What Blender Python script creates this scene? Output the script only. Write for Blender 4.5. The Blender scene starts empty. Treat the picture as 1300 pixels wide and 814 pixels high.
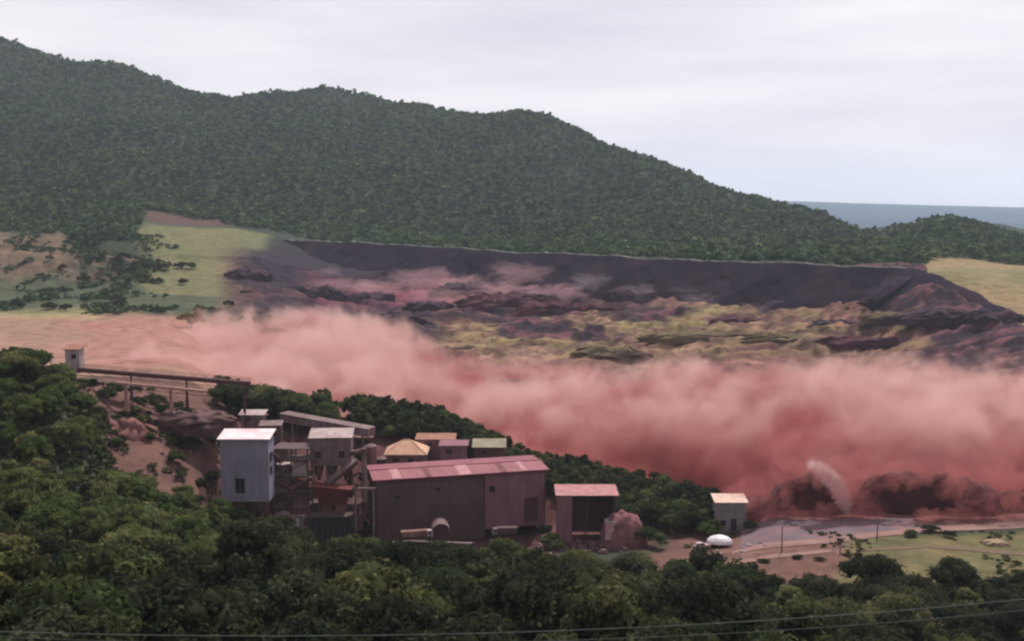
import bpy, math, random
import numpy as np
from mathutils import Vector, Matrix
random.seed(7); RNG = np.random.default_rng(11)
R = math.radians
S = bpy.context.scene
C = S.collection

# ------------------------------------------------------------------ camera
HC = 120.0; F = 1372.0; PX0 = 650.0; PY0 = 407.0
PITCH = math.atan((407 - 255) / F)
cam_d = bpy.data.cameras.new('camera'); cam = bpy.data.objects.new('camera', cam_d); C.objects.link(cam)
cam.location = (0, 0, HC); cam.rotation_euler = (R(90) - PITCH, 0, 0)
cam_d.sensor_width = 36; cam_d.lens = 36 * F / 1300.0
cam_d.clip_start = 1; cam_d.clip_end = 80000
S.camera = cam

# ------------------------------------------------------------------ world, sun, exposure
SUN_EL, SUN_AZ = R(58), R(24)        # azimuth measured from +Y towards +X
w = bpy.data.worlds.new('World'); S.world = w; w.use_nodes = True
nt = w.node_tree; nt.nodes.clear()
def N(nt, t, **kw):
    n = nt.nodes.new(t)
    for k, v in kw.items():
        if k in n.inputs: n.inputs[k].default_value = v
        else: setattr(n, k, v)
    return n
sky = N(nt, 'ShaderNodeTexSky', sky_type='NISHITA', sun_disc=False, sun_elevation=SUN_EL, sun_rotation=SUN_AZ,
        altitude=900.0, air_density=1.0, dust_density=3.0, ozone_density=1.0)
tc = N(nt, 'ShaderNodeTexCoord')
mp = N(nt, 'ShaderNodeMapping'); mp.inputs['Scale'].default_value = (1.0, 1.0, 7.0)
nz = N(nt, 'ShaderNodeTexNoise'); nz.inputs['Scale'].default_value = 2.6; nz.inputs['Detail'].default_value = 6; nz.inputs['Roughness'].default_value = 0.5
cr = N(nt, 'ShaderNodeValToRGB')
cr.color_ramp.elements[0].position = 0.30; cr.color_ramp.elements[0].color = (7.3, 7.05, 7.9, 1)
cr.color_ramp.elements[1].position = 0.70; cr.color_ramp.elements[1].color = (10.2, 9.6, 9.8, 1)
mx = N(nt, 'ShaderNodeMix', data_type='RGBA'); mx.inputs[0].default_value = 0.9
bg = N(nt, 'ShaderNodeBackground'); bg.inputs['Strength'].default_value = 0.1
wo = N(nt, 'ShaderNodeOutputWorld')
L = nt.links.new
L(tc.outputs['Generated'], mp.inputs['Vector']); L(mp.outputs[0], nz.inputs['Vector']); L(nz.outputs[0], cr.inputs[0])
L(sky.outputs[0], mx.inputs[6]); L(cr.outputs[0], mx.inputs[7]); spz = N(nt, 'ShaderNodeSeparateXYZ'); L(tc.outputs['Generated'], spz.inputs[0])
mrz = N(nt, 'ShaderNodeMapRange'); mrz.inputs[1].default_value = 0.1; mrz.inputs[2].default_value = 0.9; mrz.inputs[3].default_value = 0.98; mrz.inputs[4].default_value = 0.4   # thin cloud: thick towards the horizon, bluer gaps overhead
L(spz.outputs[2], mrz.inputs[0]); L(mrz.outputs[0], mx.inputs[0])
L(mx.outputs[2], bg.inputs[0]); L(bg.outputs[0], wo.inputs[0])

sd = bpy.data.lights.new('sun', 'SUN'); sun = bpy.data.objects.new('sun', sd); C.objects.link(sun)
sd.energy = 4.2; sd.angle = R(0.6); sd.color = (1.0, 0.95, 0.88)
sdir = Vector((math.sin(SUN_AZ) * math.cos(SUN_EL), math.cos(SUN_AZ) * math.cos(SUN_EL), math.sin(SUN_EL)))
sun.rotation_euler = sdir.to_track_quat('Z', 'Y').to_euler()

S.view_settings.view_transform = 'Standard'; S.view_settings.look = 'None'
S.view_settings.exposure = 0.05; S.view_settings.gamma = 1.0
S.render.engine = 'CYCLES'
cy = S.cycles
cy.use_denoising = True; cy.max_bounces = 6; cy.diffuse_bounces = 2; cy.glossy_bounces = 1; cy.transmission_bounces = 2
cy.volume_bounces = 3; cy.transparent_max_bounces = 8
cy.volume_step_rate = 0.14; cy.volume_max_steps = 256
cy.pixel_filter_type = 'BLACKMAN_HARRIS'; cy.filter_width = 2.3
cy.use_adaptive_sampling = True; cy.adaptive_threshold = 0.02

# ------------------------------------------------------------------ projection helpers
CT, ST = math.cos(PITCH), math.sin(PITCH)
def zrow(row, D):
    v = (PY0 - row) / F
    return HC + D * (v * CT - ST) / (CT + v * ST)
def P(px, row, D):
    v = (PY0 - row) / F
    return Vector(((px - PX0) / F * D / (CT + v * ST), D, zrow(row, D)))
def XY(px, D, row=500):
    p = P(px, row, D); return p.x, p.y
def pix(x, y, z):
    dy, dz = y, z - HC
    fz = dy * CT - dz * ST; uu = dy * ST + dz * CT
    return PX0 + F * x / fz, PY0 - F * uu / fz

# ------------------------------------------------------------------ noise
_perm = np.random.default_rng(3).permutation(1024)
_grad = np.random.default_rng(4).uniform(-1, 1, (1024, 2))
def pnoise(x, y):
    xi = np.floor(x).astype(np.int64); yi = np.floor(y).astype(np.int64)
    xf = x - xi; yf = y - yi
    u = xf ** 3 * (xf * (xf * 6 - 15) + 10); v = yf ** 3 * (yf * (yf * 6 - 15) + 10)
    def g(i, j, a, b):
        h = _perm[(_perm[i & 1023] + j) & 1023]
        return _grad[h, 0] * a + _grad[h, 1] * b
    n00 = g(xi, yi, xf, yf); n10 = g(xi + 1, yi, xf - 1, yf)
    n01 = g(xi, yi + 1, xf, yf - 1); n11 = g(xi + 1, yi + 1, xf - 1, yf - 1)
    return (n00 * (1 - u) + n10 * u) * (1 - v) + (n01 * (1 - u) + n11 * u) * v
def fbm(x, y, s, o=4, seed=0.0, gain=0.5):
    x = np.asarray(x, float) / s + seed * 17.3; y = np.asarray(y, float) / s + seed * 5.7
    t = 0; a = 1.0
    for i in range(o):
        t = t + a * pnoise(x, y); x = x * 2.03 + 9.1; y = y * 2.03 + 3.7; a *= gain
    return t

# ------------------------------------------------------------------ terrain height table: per column "D z.." or "D r(ow)"
COLS = {
 -700: "20z104 60z92 110z78 170z70 230z62 280z62 330z74 450z70 650z60 900z60 1100z85 1400z120 1800z230 2200z360 2500z470 3000z400 5000z110 20000z0",
 -200: "20z104 60z90 110z72 170z62 230z50 280z56 330z76 390z66 450z45 650z38 900z40 1100z70 1400z105 1800z215 2200z360 2550z540 3000z430 5000z110 20000z0",
 0:   "20z104 60z88 110z62 170z52 230z37 280z47 330z69 370z60 450z38 600z36 750r408 850r398 1000r375 1100r345 1200r305 1300r290 1500r250 1800r190 2200r112 2500r32 3000z400 5000z100 20000z0",
 70:  "20z104 60z87 110z61 170z50 230z35 280z43 330z60 370z60 400z55 450z42 550z36 650z34 750r410 850r397 1000r372 1100r345 1200r308 1300r292 1500r252 1800r192 2200r122 2480r66 3000z370 5000z100 20000z0",
 150: "20z104 60z86 110z60 170z48 230z34 280z33 330r628 360r590 400r512 430r490 460r482 550r462 650r440 750r415 850r395 1000r370 1100r350 1200r320 1300r295 1500r255 1800r195 2200r125 2450r80 3000z330 5000z100 20000z0",
 240: "20z104 60z85 110z59 170z47 230z33 280z26 330r670 360r625 385r585 410r535 440r505 470r490 550r462 650r440 750r420 850r400 1000r372 1150r335 1300r300 1370r288 1500r270 1800r205 2200r140 2420r110 3000z290 5000z90 20000z0",
 300: "20z104 60z84 110z59 170z46 230z32 280z22 330r705 372r668 400r605 430r540 460r520 520z19 650z15 750r440 850r415 1000r375 1100r350 1200r325 1300r303 1350r293 1500r275 1800r215 2200r150 2400r120 3000z260 5000z80 20000z0",
 450: "20z104 60z82 110z58 170z45 230z29 280z18 330z7 385r684 410r650 440r575 470r530 500r535 530z8 650z4 750r465 850r440 950r412 1000r402 1100r382 1200r348 1260r335 1400z62 1500r300 1800r225 2200r150 2400r122 3000z250 5000z70 20000z0",
 560: "20z104 60z81 110z57 170z44 230z28 280z16 330z5 385r686 410r662 440r590 475r545 500r550 530z4 650z2 750r470 850r443 925r419 985r400 1075r380 1165r352 1255z60 1450z66 1500r302 1800r227 2200r158 2350r127 3000z225 5000z60 20000z0",
 650: "20z104 60z80 110z57 170z43 230z27 280z15 330z4 385r686 405r668 430r620 455r600 520z2 650z0 750r475 850r446 900r425 1000r398 1050r378 1130r360 1250z58 1400z61 1500r305 1800r230 2100r170 2300r143 3000z200 5000z50 20000z0",
 800: "20z104 60z80 110z57 170z42 230z24 280z11 330z1 385r690 420r655 440r640 520z0 650z0 750r475 850r440 900r418 950r398 1000r388 1150z57 1300z59 1450r312 1700r245 2000r208 2150r199 3000z120 5000z30 20000z0",
 950: "20z104 60z80 110z56 170z39 230z19 280z6 330r740 350r715 385r686 400r674 520z0 650z0 700r485 800r450 850r424 900r406 950r385 1080z57 1200z58 1350r318 1600r290 1900r264 2500z70 5000z10 7500z40 9000r251 9600r250 12000z60 20000z0",
 1100: "20z104 60z80 110z55 170z35 230z13 280z1 310r765 330r746 385z0 520z0 650z1 700r482 780r452 830r415 870r398 980z57 1150r325 1350r316 1600r303 1800z60 2500z30 5000z0 7500z30 9000r255 9600r254 12000z50 20000z0",
 1190: "20z104 60z80 110z55 170z33 230z10 280z-1 330z0 385z0 520z0 650z2 700r472 760r438 800r403 850r372 900r345 1000z58 1150r325 1400r300 1750r278 2500z30 5000z0 7500z20 9000r258 9600r258 12000z45 20000z0",
 1300: "20z104 60z80 110z54 170z30 230z7 280z-2 330z0 385z0 520z0 600z5 650r470 720r434 760r410 850r375 950r346 1050r340 1200r337 1400r312 1650r296 2500z30 5000z0 7500z10 9000r262 9600r262 12000z40 20000z0",
 1700: "20z104 60z80 110z54 170z30 230z7 280z-2 330z0 385z0 520z5 600z20 650z30 760z40 850z50 950z55 1200z55 1400z70 1650z80 2500z30 5000z0 7500z10 9000z50 12000z40 20000z0",
 2800: "20z104 60z80 110z54 170z30 230z7 280z0 385z5 520z15 760z40 950z55 1400z80 1650z90 2500z40 5000z0 9000z50 20000z0",
}
def parse(s):
    ds, zs = [], []
    for tok in s.split():
        k = 'r' if 'r' in tok else 'z'
        d, v = tok.split(k); d = float(d); v = float(v)
        ds.append(d); zs.append(zrow(v, d) if k == 'r' else v)
    return np.array(ds), np.array(zs)
DS = np.concatenate([np.geomspace(20, 100, 22)[:-1], np.arange(100, 330, 3.0), np.arange(330, 480, 2.0), np.arange(480, 1180, 3.0),
                     np.arange(1180, 2800, 14.0), np.geomspace(2800, 20000, 30)])
PS = np.concatenate([np.arange(-1500, -200, 50.0), np.arange(-200, -20, 10.0), np.arange(-20, 1320, 3.0), np.arange(1320, 1500, 10.0), np.arange(1500, 2801, 50.0)])
cp = sorted(COLS)
base = []
for c in cp:
    d, z = parse(COLS[c]); base.append(np.interp(np.log(DS), np.log(d), z))
base = np.array(base)                                     # columns x distances
def smooth_interp(xq, xs, ys):                            # Catmull-Rom (non-uniform), monotone enough
    i = np.clip(np.searchsorted(xs, xq) - 1, 0, len(xs) - 2)
    h = (xs[i + 1] - xs[i]); t = ((xq - xs[i]) / h)[:, None]; t = np.clip(t, 0, 1)
    m = np.gradient(ys, xs, axis=0) * 0.75
    h = h[:, None]
    return ((2*t**3-3*t**2+1)*ys[i] + (t**3-2*t**2+t)*h*m[i] + (-2*t**3+3*t**2)*ys[i+1] + (t**3-t**2)*h*m[i+1])
Z = smooth_interp(PS, np.array(cp, float), base)          # PS x DS
def blur(a, n, axis):
    k = np.hanning(2 * n + 3)[1:-1]; k /= k.sum()
    pad = [(0, 0), (0, 0)]; pad[axis] = (n, n)
    b = np.pad(a, pad, mode='edge')
    return np.apply_along_axis(lambda r: np.convolve(r, k, 'valid'), axis, b)
Z = blur(Z, 4, 1); Z = blur(Z, 6, 0)
PG, DG = np.meshgrid(PS, DS, indexing='ij')
XG = (PG - PX0) / F * DG / 0.985; YG = DG
def sm(a, b, x):
    t = np.clip((x - a) / (b - a), 0, 1); return t * t * (3 - 2 * t)
def bx2(p0, p1, d0, d1, p, d, fp=15.0, fd=0.03):
    return sm(p0 - fp, p0 + fp, p) * (1 - sm(p1 - fp, p1 + fp, p)) * sm(d0 * (1 - fd), d0 * (1 + fd), d) * (1 - sm(d1 * (1 - fd), d1 * (1 + fd), d))
# relief
hillm = sm(1350, 1700, DG) * (1 - sm(2900, 4500, DG))
Z += hillm * (fbm(XG, YG, 420, 4, 1.0) * 44 + (0.5 - np.abs(fbm(XG, YG, 260, 3, 5.0))) * 34 - 14)
Z += sm(3000, 6000, DG) * (1 - sm(7500, 9000, DG)) * fbm(XG, YG, 1500, 3, 2.0) * 30
Z += fbm(XG, YG, 38, 3, 3.0) * 2.0 * sm(60, 150, DG) * (1 - bx2(280, 1500, 325, 470, PG, DG))
mound = bx2(-60, 120, 1060, 1260, PG, DG, 40, 0.03)
Z += bx2(-100, 200, 1020, 1270, PG, DG, 40, 0.03) * (fbm(XG, YG, 60, 4, 8.0) * 17)
slopeL = bx2(60, 290, 340, 470, PG, DG)
Z += slopeL * (fbm(XG, YG, 14, 3, 9.0) * 2.4)
# the slide: broken benches and scarps
wing = np.interp(PG, [300, 1165, 1172, 1215, 1262, 1300, 1400], [1400, 1010, 885, 835, 790, 750, 690])   # foot line of the dam and its right wing
slide = bx2(330, 1330, 640, 1010, PG, DG, 30, 0.03)
slide = np.maximum(slide, bx2(300, 760, 860, 1190, PG, DG, 30, 0.03)) * (1 - sm(wing - 12, wing + 2, DG))
wx = XG + fbm(XG, YG, 120, 3, 4.0) * 90; wy = YG + XG * 0.35 + fbm(XG, YG, 110, 4, 6.0) * 110
st = wy / 42.0; stf = st - np.floor(st)
amp = np.clip(0.45 + fbm(XG, YG, 70, 3, 14.0) * 1.6, 0, 1.2)
bench = (sm(0.0, 0.22, stf) - stf)                        # rises fast then falls off: scarp facing the camera
ridg = 1 - np.abs(fbm(wx, YG * 1.7, 46, 4, 7.0, 0.6)) * 2.6
Z += slide * (bench * 7.0 * amp + ridg * 3.8 + fbm(XG, YG, 14, 4, 17.0, 0.6) * 2.8)
# pads under the buildings and the yard: (px, row, D, radius, falloff)
PADS = [(585, 684, 396, 34, 14), (318, 668, 377, 11, 8), (405, 684, 388, 20, 10), (745, 686, 388, 16, 8), (925, 674, 398, 9, 8)]
for (px, row, D, r0, fo) in PADS:
    p = P(px, row, D); dd = np.hypot(XG - p.x, YG - p.y); m = 1 - sm(r0, r0 + fo, dd)
    Z = Z * (1 - m) + p.z * m
flat = bx2(960, 2000, 345, 520, PG, DG, 30, 0.02)
Z = Z * (1 - flat) + flat * (0.0 + fbm(XG, YG, 60, 2, 3.3) * 0.5)
Zg = Z
def gidx(x, y):
    px = PX0 + F * 0.985 * x / y
    fi = np.interp(px, PS, np.arange(len(PS))); fj = np.interp(y, DS, np.arange(len(DS)))
    return fi, fj
def ground(x, y):
    fi, fj = gidx(np.asarray(x, float), np.asarray(y, float))
    i = np.clip(np.floor(fi).astype(int), 0, len(PS) - 2); j = np.clip(np.floor(fj).astype(int), 0, len(DS) - 2)
    a = fi - i; b = fj - j
    return (Zg[i, j] * (1 - a) + Zg[i + 1, j] * a) * (1 - b) + (Zg[i, j + 1] * (1 - a) + Zg[i + 1, j + 1] * a) * b
def gz(x, y): return float(ground(x, y))

# ------------------------------------------------------------------ materials
def lin(r, g, b):
    f = lambda c: (c / 255) / 12.92 if c / 255 <= 0.04045 else ((c / 255 + 0.055) / 1.055) ** 2.4
    return (f(r), f(g), f(b), 1)
MATS = {}
def mat(name, col, col2=None, scale=0.3, rough=0.8, bump=0.2, detail=5, metal=0.0, dirt=None, dirt_amt=0.5, dscale=0.12):
    """procedural paint / sheet / concrete: two tones in noise, rain-streaked dirt, fine relief"""
    if name in MATS: return MATS[name]
    m = bpy.data.materials.new(name); m.use_nodes = True; nt = m.node_tree; b = nt.nodes['Principled BSDF']
    b.inputs['Roughness'].default_value = rough; b.inputs['Metallic'].default_value = metal
    b.inputs['Specular IOR Level'].default_value = 0.25
    tc = N(nt, 'ShaderNodeTexCoord')
    n = N(nt, 'ShaderNodeTexNoise'); n.inputs['Scale'].default_value = scale; n.inputs['Detail'].default_value = detail
    mx = N(nt, 'ShaderNodeMix', data_type='RGBA')
    c2 = col2 or tuple(v * 0.6 for v in col[:3]) + (1,)
    mx.inputs[6].default_value = col; mx.inputs[7].default_value = c2
    cr = N(nt, 'ShaderNodeValToRGB'); cr.color_ramp.elements[0].position = 0.35; cr.color_ramp.elements[1].position = 0.7
    nt.links.new(tc.outputs['Object'], n.inputs['Vector']); nt.links.new(n.outputs[0], cr.inputs[0]); nt.links.new(cr.outputs[0], mx.inputs[0])
    out = mx.outputs[2]
    if dirt:
        mp = N(nt, 'ShaderNodeMapping'); mp.inputs['Scale'].default_value = (1, 1, 0.15)
        n2 = N(nt, 'ShaderNodeTexNoise'); n2.inputs['Scale'].default_value = dscale * 5; n2.inputs['Detail'].default_value = 6; n2.inputs['Roughness'].default_value = 0.65
        c3 = N(nt, 'ShaderNodeValToRGB'); c3.color_ramp.elements[0].position = 0.42; c3.color_ramp.elements[1].position = 0.68
        ml = N(nt, 'ShaderNodeMath', operation='MULTIPLY'); ml.inputs[1].default_value = dirt_amt
        m2 = N(nt, 'ShaderNodeMix', data_type='RGBA'); m2.inputs[7].default_value = dirt
        nt.links.new(tc.outputs['Object'], mp.inputs[0]); nt.links.new(mp.outputs[0], n2.inputs['Vector']); nt.links.new(n2.outputs[0], c3.inputs[0])
        nt.links.new(c3.outputs[0], ml.inputs[0]); nt.links.new(ml.outputs[0], m2.inputs[0]); nt.links.new(out, m2.inputs[6]); out = m2.outputs[2]
    nt.links.new(out, b.inputs['Base Color'])
    if bump:
        bp = N(nt, 'ShaderNodeBump'); bp.inputs['Strength'].default_value = bump; bp.inputs['Distance'].default_value = 0.3
        nt.links.new(n.outputs[0], bp.inputs['Height']); nt.links.new(bp.outputs[0], b.inputs['Normal'])
    MATS[name] = m; return m

def leafmat(name, c1, c2, c3, ns=0.03):
    m = bpy.data.materials.new(name); m.use_nodes = True; nt = m.node_tree; nt.nodes.clear()
    oi = N(nt, 'ShaderNodeObjectInfo'); geo = N(nt, 'ShaderNodeNewGeometry'); at = N(nt, 'ShaderNodeAttribute', attribute_name='tint')
    nz = N(nt, 'ShaderNodeTexNoise'); nz.inputs['Scale'].default_value = ns; nz.inputs['Detail'].default_value = 3
    mr = N(nt, 'ShaderNodeMapRange'); mr.inputs[1].default_value = 0.3; mr.inputs[2].default_value = 0.7
    m1 = N(nt, 'ShaderNodeMix', data_type='RGBA'); m1.inputs[6].default_value = c1; m1.inputs[7].default_value = c2
    m2 = N(nt, 'ShaderNodeMix', data_type='RGBA'); m2.inputs[7].default_value = c3
    pw = N(nt, 'ShaderNodeMath', operation='POWER'); pw.inputs[1].default_value = 2.2
    ad = N(nt, 'ShaderNodeMath', operation='ADD'); 
    hf = N(nt, 'ShaderNodeMath', operation='MULTIPLY'); hf.inputs[1].default_value = 0.5
    ml = N(nt, 'ShaderNodeMix', data_type='RGBA', blend_type='MULTIPLY'); ml.inputs[0].default_value = 1.0
    l = nt.links.new
    l(geo.outputs['Position'], nz.inputs['Vector']); l(nz.outputs[0], mr.inputs[0])
    l(mr.outputs[0], ad.inputs[0]); l(oi.outputs['Random'], ad.inputs[1]); l(ad.outputs[0], hf.inputs[0]); l(hf.outputs[0], m1.inputs[0])
    l(oi.outputs['Random'], pw.inputs[0]); l(pw.outputs[0], m2.inputs[0]); l(m1.outputs[2], m2.inputs[6])
    l(m2.outputs[2], ml.inputs[6]); l(at.outputs['Color'], ml.inputs[7])
    d = N(nt, 'ShaderNodeBsdfDiffuse'); t = N(nt, 'ShaderNodeBsdfTranslucent'); ms = N(nt, 'ShaderNodeMixShader'); ms.inputs[0].default_value = 0.35
    o = N(nt, 'ShaderNodeOutputMaterial')
    l(ml.outputs[2], d.inputs[0]); l(ml.outputs[2], t.inputs[0]); l(d.outputs[0], ms.inputs[1]); l(t.outputs[0], ms.inputs[2]); l(ms.outputs[0], o.inputs[0])
    return m

# ------------------------------------------------------------------ mesh helpers
def mesh_np(name, V, Q, m=None, smooth=False, col=None, extra=None):
    me = bpy.data.meshes.new(name); V = np.asarray(V, np.float32); Q = np.asarray(Q, np.int32); k = Q.shape[1]
    me.vertices.add(len(V)); me.vertices.foreach_set('co', V.ravel())
    me.loops.add(Q.size); me.loops.foreach_set('vertex_index', Q.ravel())
    me.polygons.add(len(Q)); me.polygons.foreach_set('loop_start', np.arange(0, Q.size, k, dtype=np.int32))
    me.polygons.foreach_set('loop_total', np.full(len(Q), k, np.int32))
    me.polygons.foreach_set('use_smooth', np.full(len(Q), smooth, bool))
    me.update(calc_edges=True)
    if col is not None:
        a = me.color_attributes.new('tint', 'FLOAT_COLOR', 'POINT'); c4 = np.ones((len(V), 4), np.float32); c4[:, :3] = col; a.data.foreach_set('color', c4.ravel())
    for kx, vx in (extra or {}).items():
        a = me.attributes.new(kx, 'FLOAT', 'POINT'); a.data.foreach_set('value', np.asarray(vx, np.float32).ravel())
    if m: me.materials.append(m)
    return me
def link(name, me, parent=None, loc=None, rot=None):
    o = bpy.data.objects.new(name, me); C.objects.link(o)
    if parent: o.parent = parent
    if loc is not None: o.location = loc
    if rot is not None: o.rotation_euler = rot
    return o
def tag(o, label=None, cat=None, group=None, kind=None):
    if label: o['label'] = label
    if cat: o['category'] = cat
    if group: o['group'] = group
    if kind: o['kind'] = kind
    return o
def thing(name, label, cat, loc=(0, 0, 0), rz=0.0, group=None):
    o = bpy.data.objects.new(name, None); C.objects.link(o); o.location = loc; o.rotation_euler = (0, 0, rz)
    o.empty_display_size = 1
    return tag(o, label, cat, group)
class MB:
    def __init__(s): s.v = []; s.f = []
    def box(s, x0, y0, z0, x1, y1, z1):
        b = len(s.v)
        s.v += [(x0,y0,z0),(x1,y0,z0),(x1,y1,z0),(x0,y1,z0),(x0,y0,z1),(x1,y0,z1),(x1,y1,z1),(x0,y1,z1)]
        s.f += [tuple(b + i for i in q) for q in ((0,3,2,1),(4,5,6,7),(0,1,5,4),(1,2,6,5),(2,3,7,6),(3,0,4,7))]; return s
    def beam(s, p, q, w, h=None):
        p, q = Vector(p), Vector(q); h = h or w; d = (q - p).normalized()
        up = Vector((0, 0, 1)) if abs(d.z) < 0.95 else Vector((0, 1, 0))
        a = d.cross(up).normalized() * w / 2; c = a.cross(d).normalized() * h / 2; b = len(s.v)
        for o in (p, q):
            for (i, j) in ((-1, -1), (1, -1), (1, 1), (-1, 1)): s.v.append(tuple(o + a * i + c * j))
        s.f += [tuple(b + i for i in k) for k in ((0,1,2,3),(7,6,5,4),(0,4,5,1),(1,5,6,2),(2,6,7,3),(3,7,4,0))]; return s
    def tube(s, p, q, r, r2=None, n=8):
        p, q = Vector(p), Vector(q); r2 = r if r2 is None else r2; d = (q - p).normalized()
        up = Vector((0, 0, 1)) if abs(d.z) < 0.95 else Vector((0, 1, 0))
        a = d.cross(up).normalized(); c = a.cross(d).normalized(); b = len(s.v)
        for o, rr in ((p, r), (q, r2)):
            for i in range(n):
                t = 2 * math.pi * i / n; s.v.append(tuple(o + (a * math.cos(t) + c * math.sin(t)) * rr))
        for i in range(n):
            j = (i + 1) % n; s.f.append((b + i, b + j, b + n + j, b + n + i))
        s.f.append(tuple(b + i for i in range(n))[::-1]); s.f.append(tuple(b + n + i for i in range(n))); return s
    def poly(s, pts, t):                      # a plate through pts (list), thickness t downwards
        b = len(s.v); n = len(pts)
        s.v += [tuple(p) for p in pts] + [(p[0], p[1], p[2] - t) for p in pts]
        s.f.append(tuple(range(b, b + n))); s.f.append(tuple(range(b + 2 * n - 1, b + n - 1, -1)))
        for i in range(n): j = (i + 1) % n; s.f.append((b + i, b + n + i, b + n + j, b + j))
        return s
    def build(s, name, m, parent=None, loc=None, smooth=False):
        me = bpy.data.meshes.new(name); me.from_pydata(s.v, [], s.f); me.materials.append(m)
        if smooth:
            for p in me.polygons: p.use_smooth = True
        return link(name, me, parent, loc)

# ------------------------------------------------------------------ ground sheet
def mixc(base, m, c):
    return base * (1 - m[..., None]) + np.array(c[:3]) * m[..., None]
pn = PG + fbm(XG, YG, 70, 4, 2.2) * 45 * np.clip(700 / DG, 0.4, 1.2); dn = DG * (1 + fbm(XG, YG, 60, 4, 4.2) * 0.05)
col = np.ones(PG.shape + (3,)) * np.array(lin(58, 62, 48)[:3])
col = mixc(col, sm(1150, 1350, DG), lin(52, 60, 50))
col = mixc(col, sm(3000, 6000, DG), lin(62, 80, 100))  # distance haze put into the far ground as a bluer colour
n1 = np.clip(0.5 + fbm(XG, YG, 55, 4, 1.4) * 1.2, 0, 1); n2 = np.clip(0.5 + fbm(XG, YG, 22, 4, 6.4) * 1.2, 0, 1)
col = mixc(col, bx2(-400, 300, 840, 1090, pn, dn, 12) * (0.6 + 0.4 * n1), lin(74, 80, 60))
col = mixc(col, bx2(-400, 95, 1085, 1250, pn, dn, 12) * (0.55 + 0.45 * n2), lin(112, 92, 76))
col = mixc(col, bx2(95, 190, 1050, 1180, pn, dn, 10) * 0.7 * n2, lin(118, 92, 84))
col = mixc(col, bx2(188, 345, 985, 1372, pn, PG * 0 + DG, 9, 0.006), lin(98, 98, 68))
col = mixc(col, bx2(195, 330, 985, 1372, pn, PG * 0 + DG, 9, 0.006) * n1 * 0.5, lin(116, 108, 76))
col = mixc(col, bx2(190, 300, 1385, 1500, pn, PG * 0 + DG, 9, 0.01), lin(84, 62, 58))
col = mixc(col, bx2(-300, 300, 480, 830, pn, dn, 20) , lin(138, 108, 92))
col = mixc(col, bx2(100, 420, 520, 790, pn, dn, 30) , lin(146, 104, 92))
col = mixc(col, bx2(-300, 120, 800, 870, pn, dn, 12) * 0.6, lin(150, 138, 98))
col = mixc(col, bx2(112, 300, 352, 480, pn, dn, 10, 0.01), lin(102, 74, 68))
col = mixc(col, bx2(290, 830, 372, 480, pn, dn, 12, 0.01), lin(88, 58, 56))
col = mixc(col, bx2(830, 2500, 392, 660, pn, PG * 0 + DG, 12, 0.01), lin(116, 76, 72))
col = mixc(col, bx2(845, 1110, 300, 400, pn, dn, 14, 0.02), lin(100, 72, 66))
col = mixc(col, bx2(905, 1110, 300, 392, pn, dn, 14, 0.02) * n2 * 0.5, lin(126, 94, 82))
col = mixc(col, bx2(1075, 2600, 326, 384, pn, dn, 14, 0.01), lin(108, 96, 68))
col = mixc(col, bx2(1075, 2600, 326, 384, pn, dn, 14, 0.01) * n2, lin(90, 88, 60))
col = mixc(col, bx2(420, 900, 480, 760, pn, dn, 20), lin(160, 96, 92))
col = mixc(col, bx2(1168, 2600, 690, 1130, pn, PG * 0 + DG, 8), lin(130, 112, 82))
col = mixc(col, bx2(1168, 2600, 880, 1000, pn, dn, 20) * n1 * 0.9, lin(104, 104, 72))
sl = slide
n3 = np.clip(0.5 + fbm(XG * 0.6, YG * 1.6, 60, 5, 21.0, 0.6) * 1.3, 0, 1); n4 = np.clip(0.5 + fbm(XG * .7, YG * 1.5, 25, 4, 25.0, 0.6) * 1.3, 0, 1)
col = mixc(col, sl, lin(116, 86, 74))
col = mixc(col, sl * sm(0.5, 0.8, n3) * 0.8, lin(124, 106, 74))
col = mixc(col, sl * sm(0.6, 0.85, n1) * 0.7, lin(156, 114, 100))
col = mixc(col, sl * bx2(520, 1010, 800, 960, pn, dn, 40, .03) * (.25 + .6 * n3), lin(138, 122, 84))
col = mixc(col, sl * sm(0.5, 0.25, n4) * 0.75, lin(92, 62, 62))
col = mixc(col, sl * sm(0.02, 0.15, stf) * (1 - sm(0.2, 0.36, stf)) * amp * (0.3 + 0.7 * n4), lin(54, 38, 40))
lowe = np.interp(PG, [300, 450, 560, 640, 760, 860, 1000, 1150, 1300], [190, 300, 240, 300, 260, 170, 130, 150, 170])
nearface = sm(wing - lowe - 60 + fbm(XG, YG, 60, 5, 31.0, .65) * 190, wing - lowe + 10 + fbm(XG, YG, 60, 5, 31.0, .65) * 190, DG) * sl
col = mixc(col, np.clip(nearface * (0.75 + 0.5 * n3), 0, 0.96), lin(44, 32, 44))
col = mixc(col, nearface * sm(.55, .8, n4) * .55, lin(128, 78, 86))
col = mixc(col, sl * sm(0.05, 0.0, np.abs(fbm(XG * .6, YG * 1.4, 48, 4, 41.0, .6))) * .75, lin(48, 32, 34))
fl = bx2(300, 560, 880, 1240, pn, dn, 25)
col = mixc(col, np.clip(fl * (0.35 + 0.9 * n4), 0, 0.92), lin(46, 34, 48))
col = mixc(col, np.maximum(bx2(352, 560, 1180, 1345, pn, PG * 0 + DG, 8, .01), bx2(322, 380, 1050, 1230, pn, dn, 8, .02)) * (0.8 + .2 * n1), lin(44, 33, 46))  # shaded tone of the dam's left end painted onto the ground
col = mixc(col, bx2(395, 600, 1010, 1140, pn, dn, 25) * 0.6 * n3, lin(158, 88, 100))
nP, nD = len(PS), len(DS)
V = np.stack([XG, YG, Z], -1).reshape(-1, 3)
ii, jj = np.meshgrid(np.arange(nP - 1), np.arange(nD - 1), indexing='ij')
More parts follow.
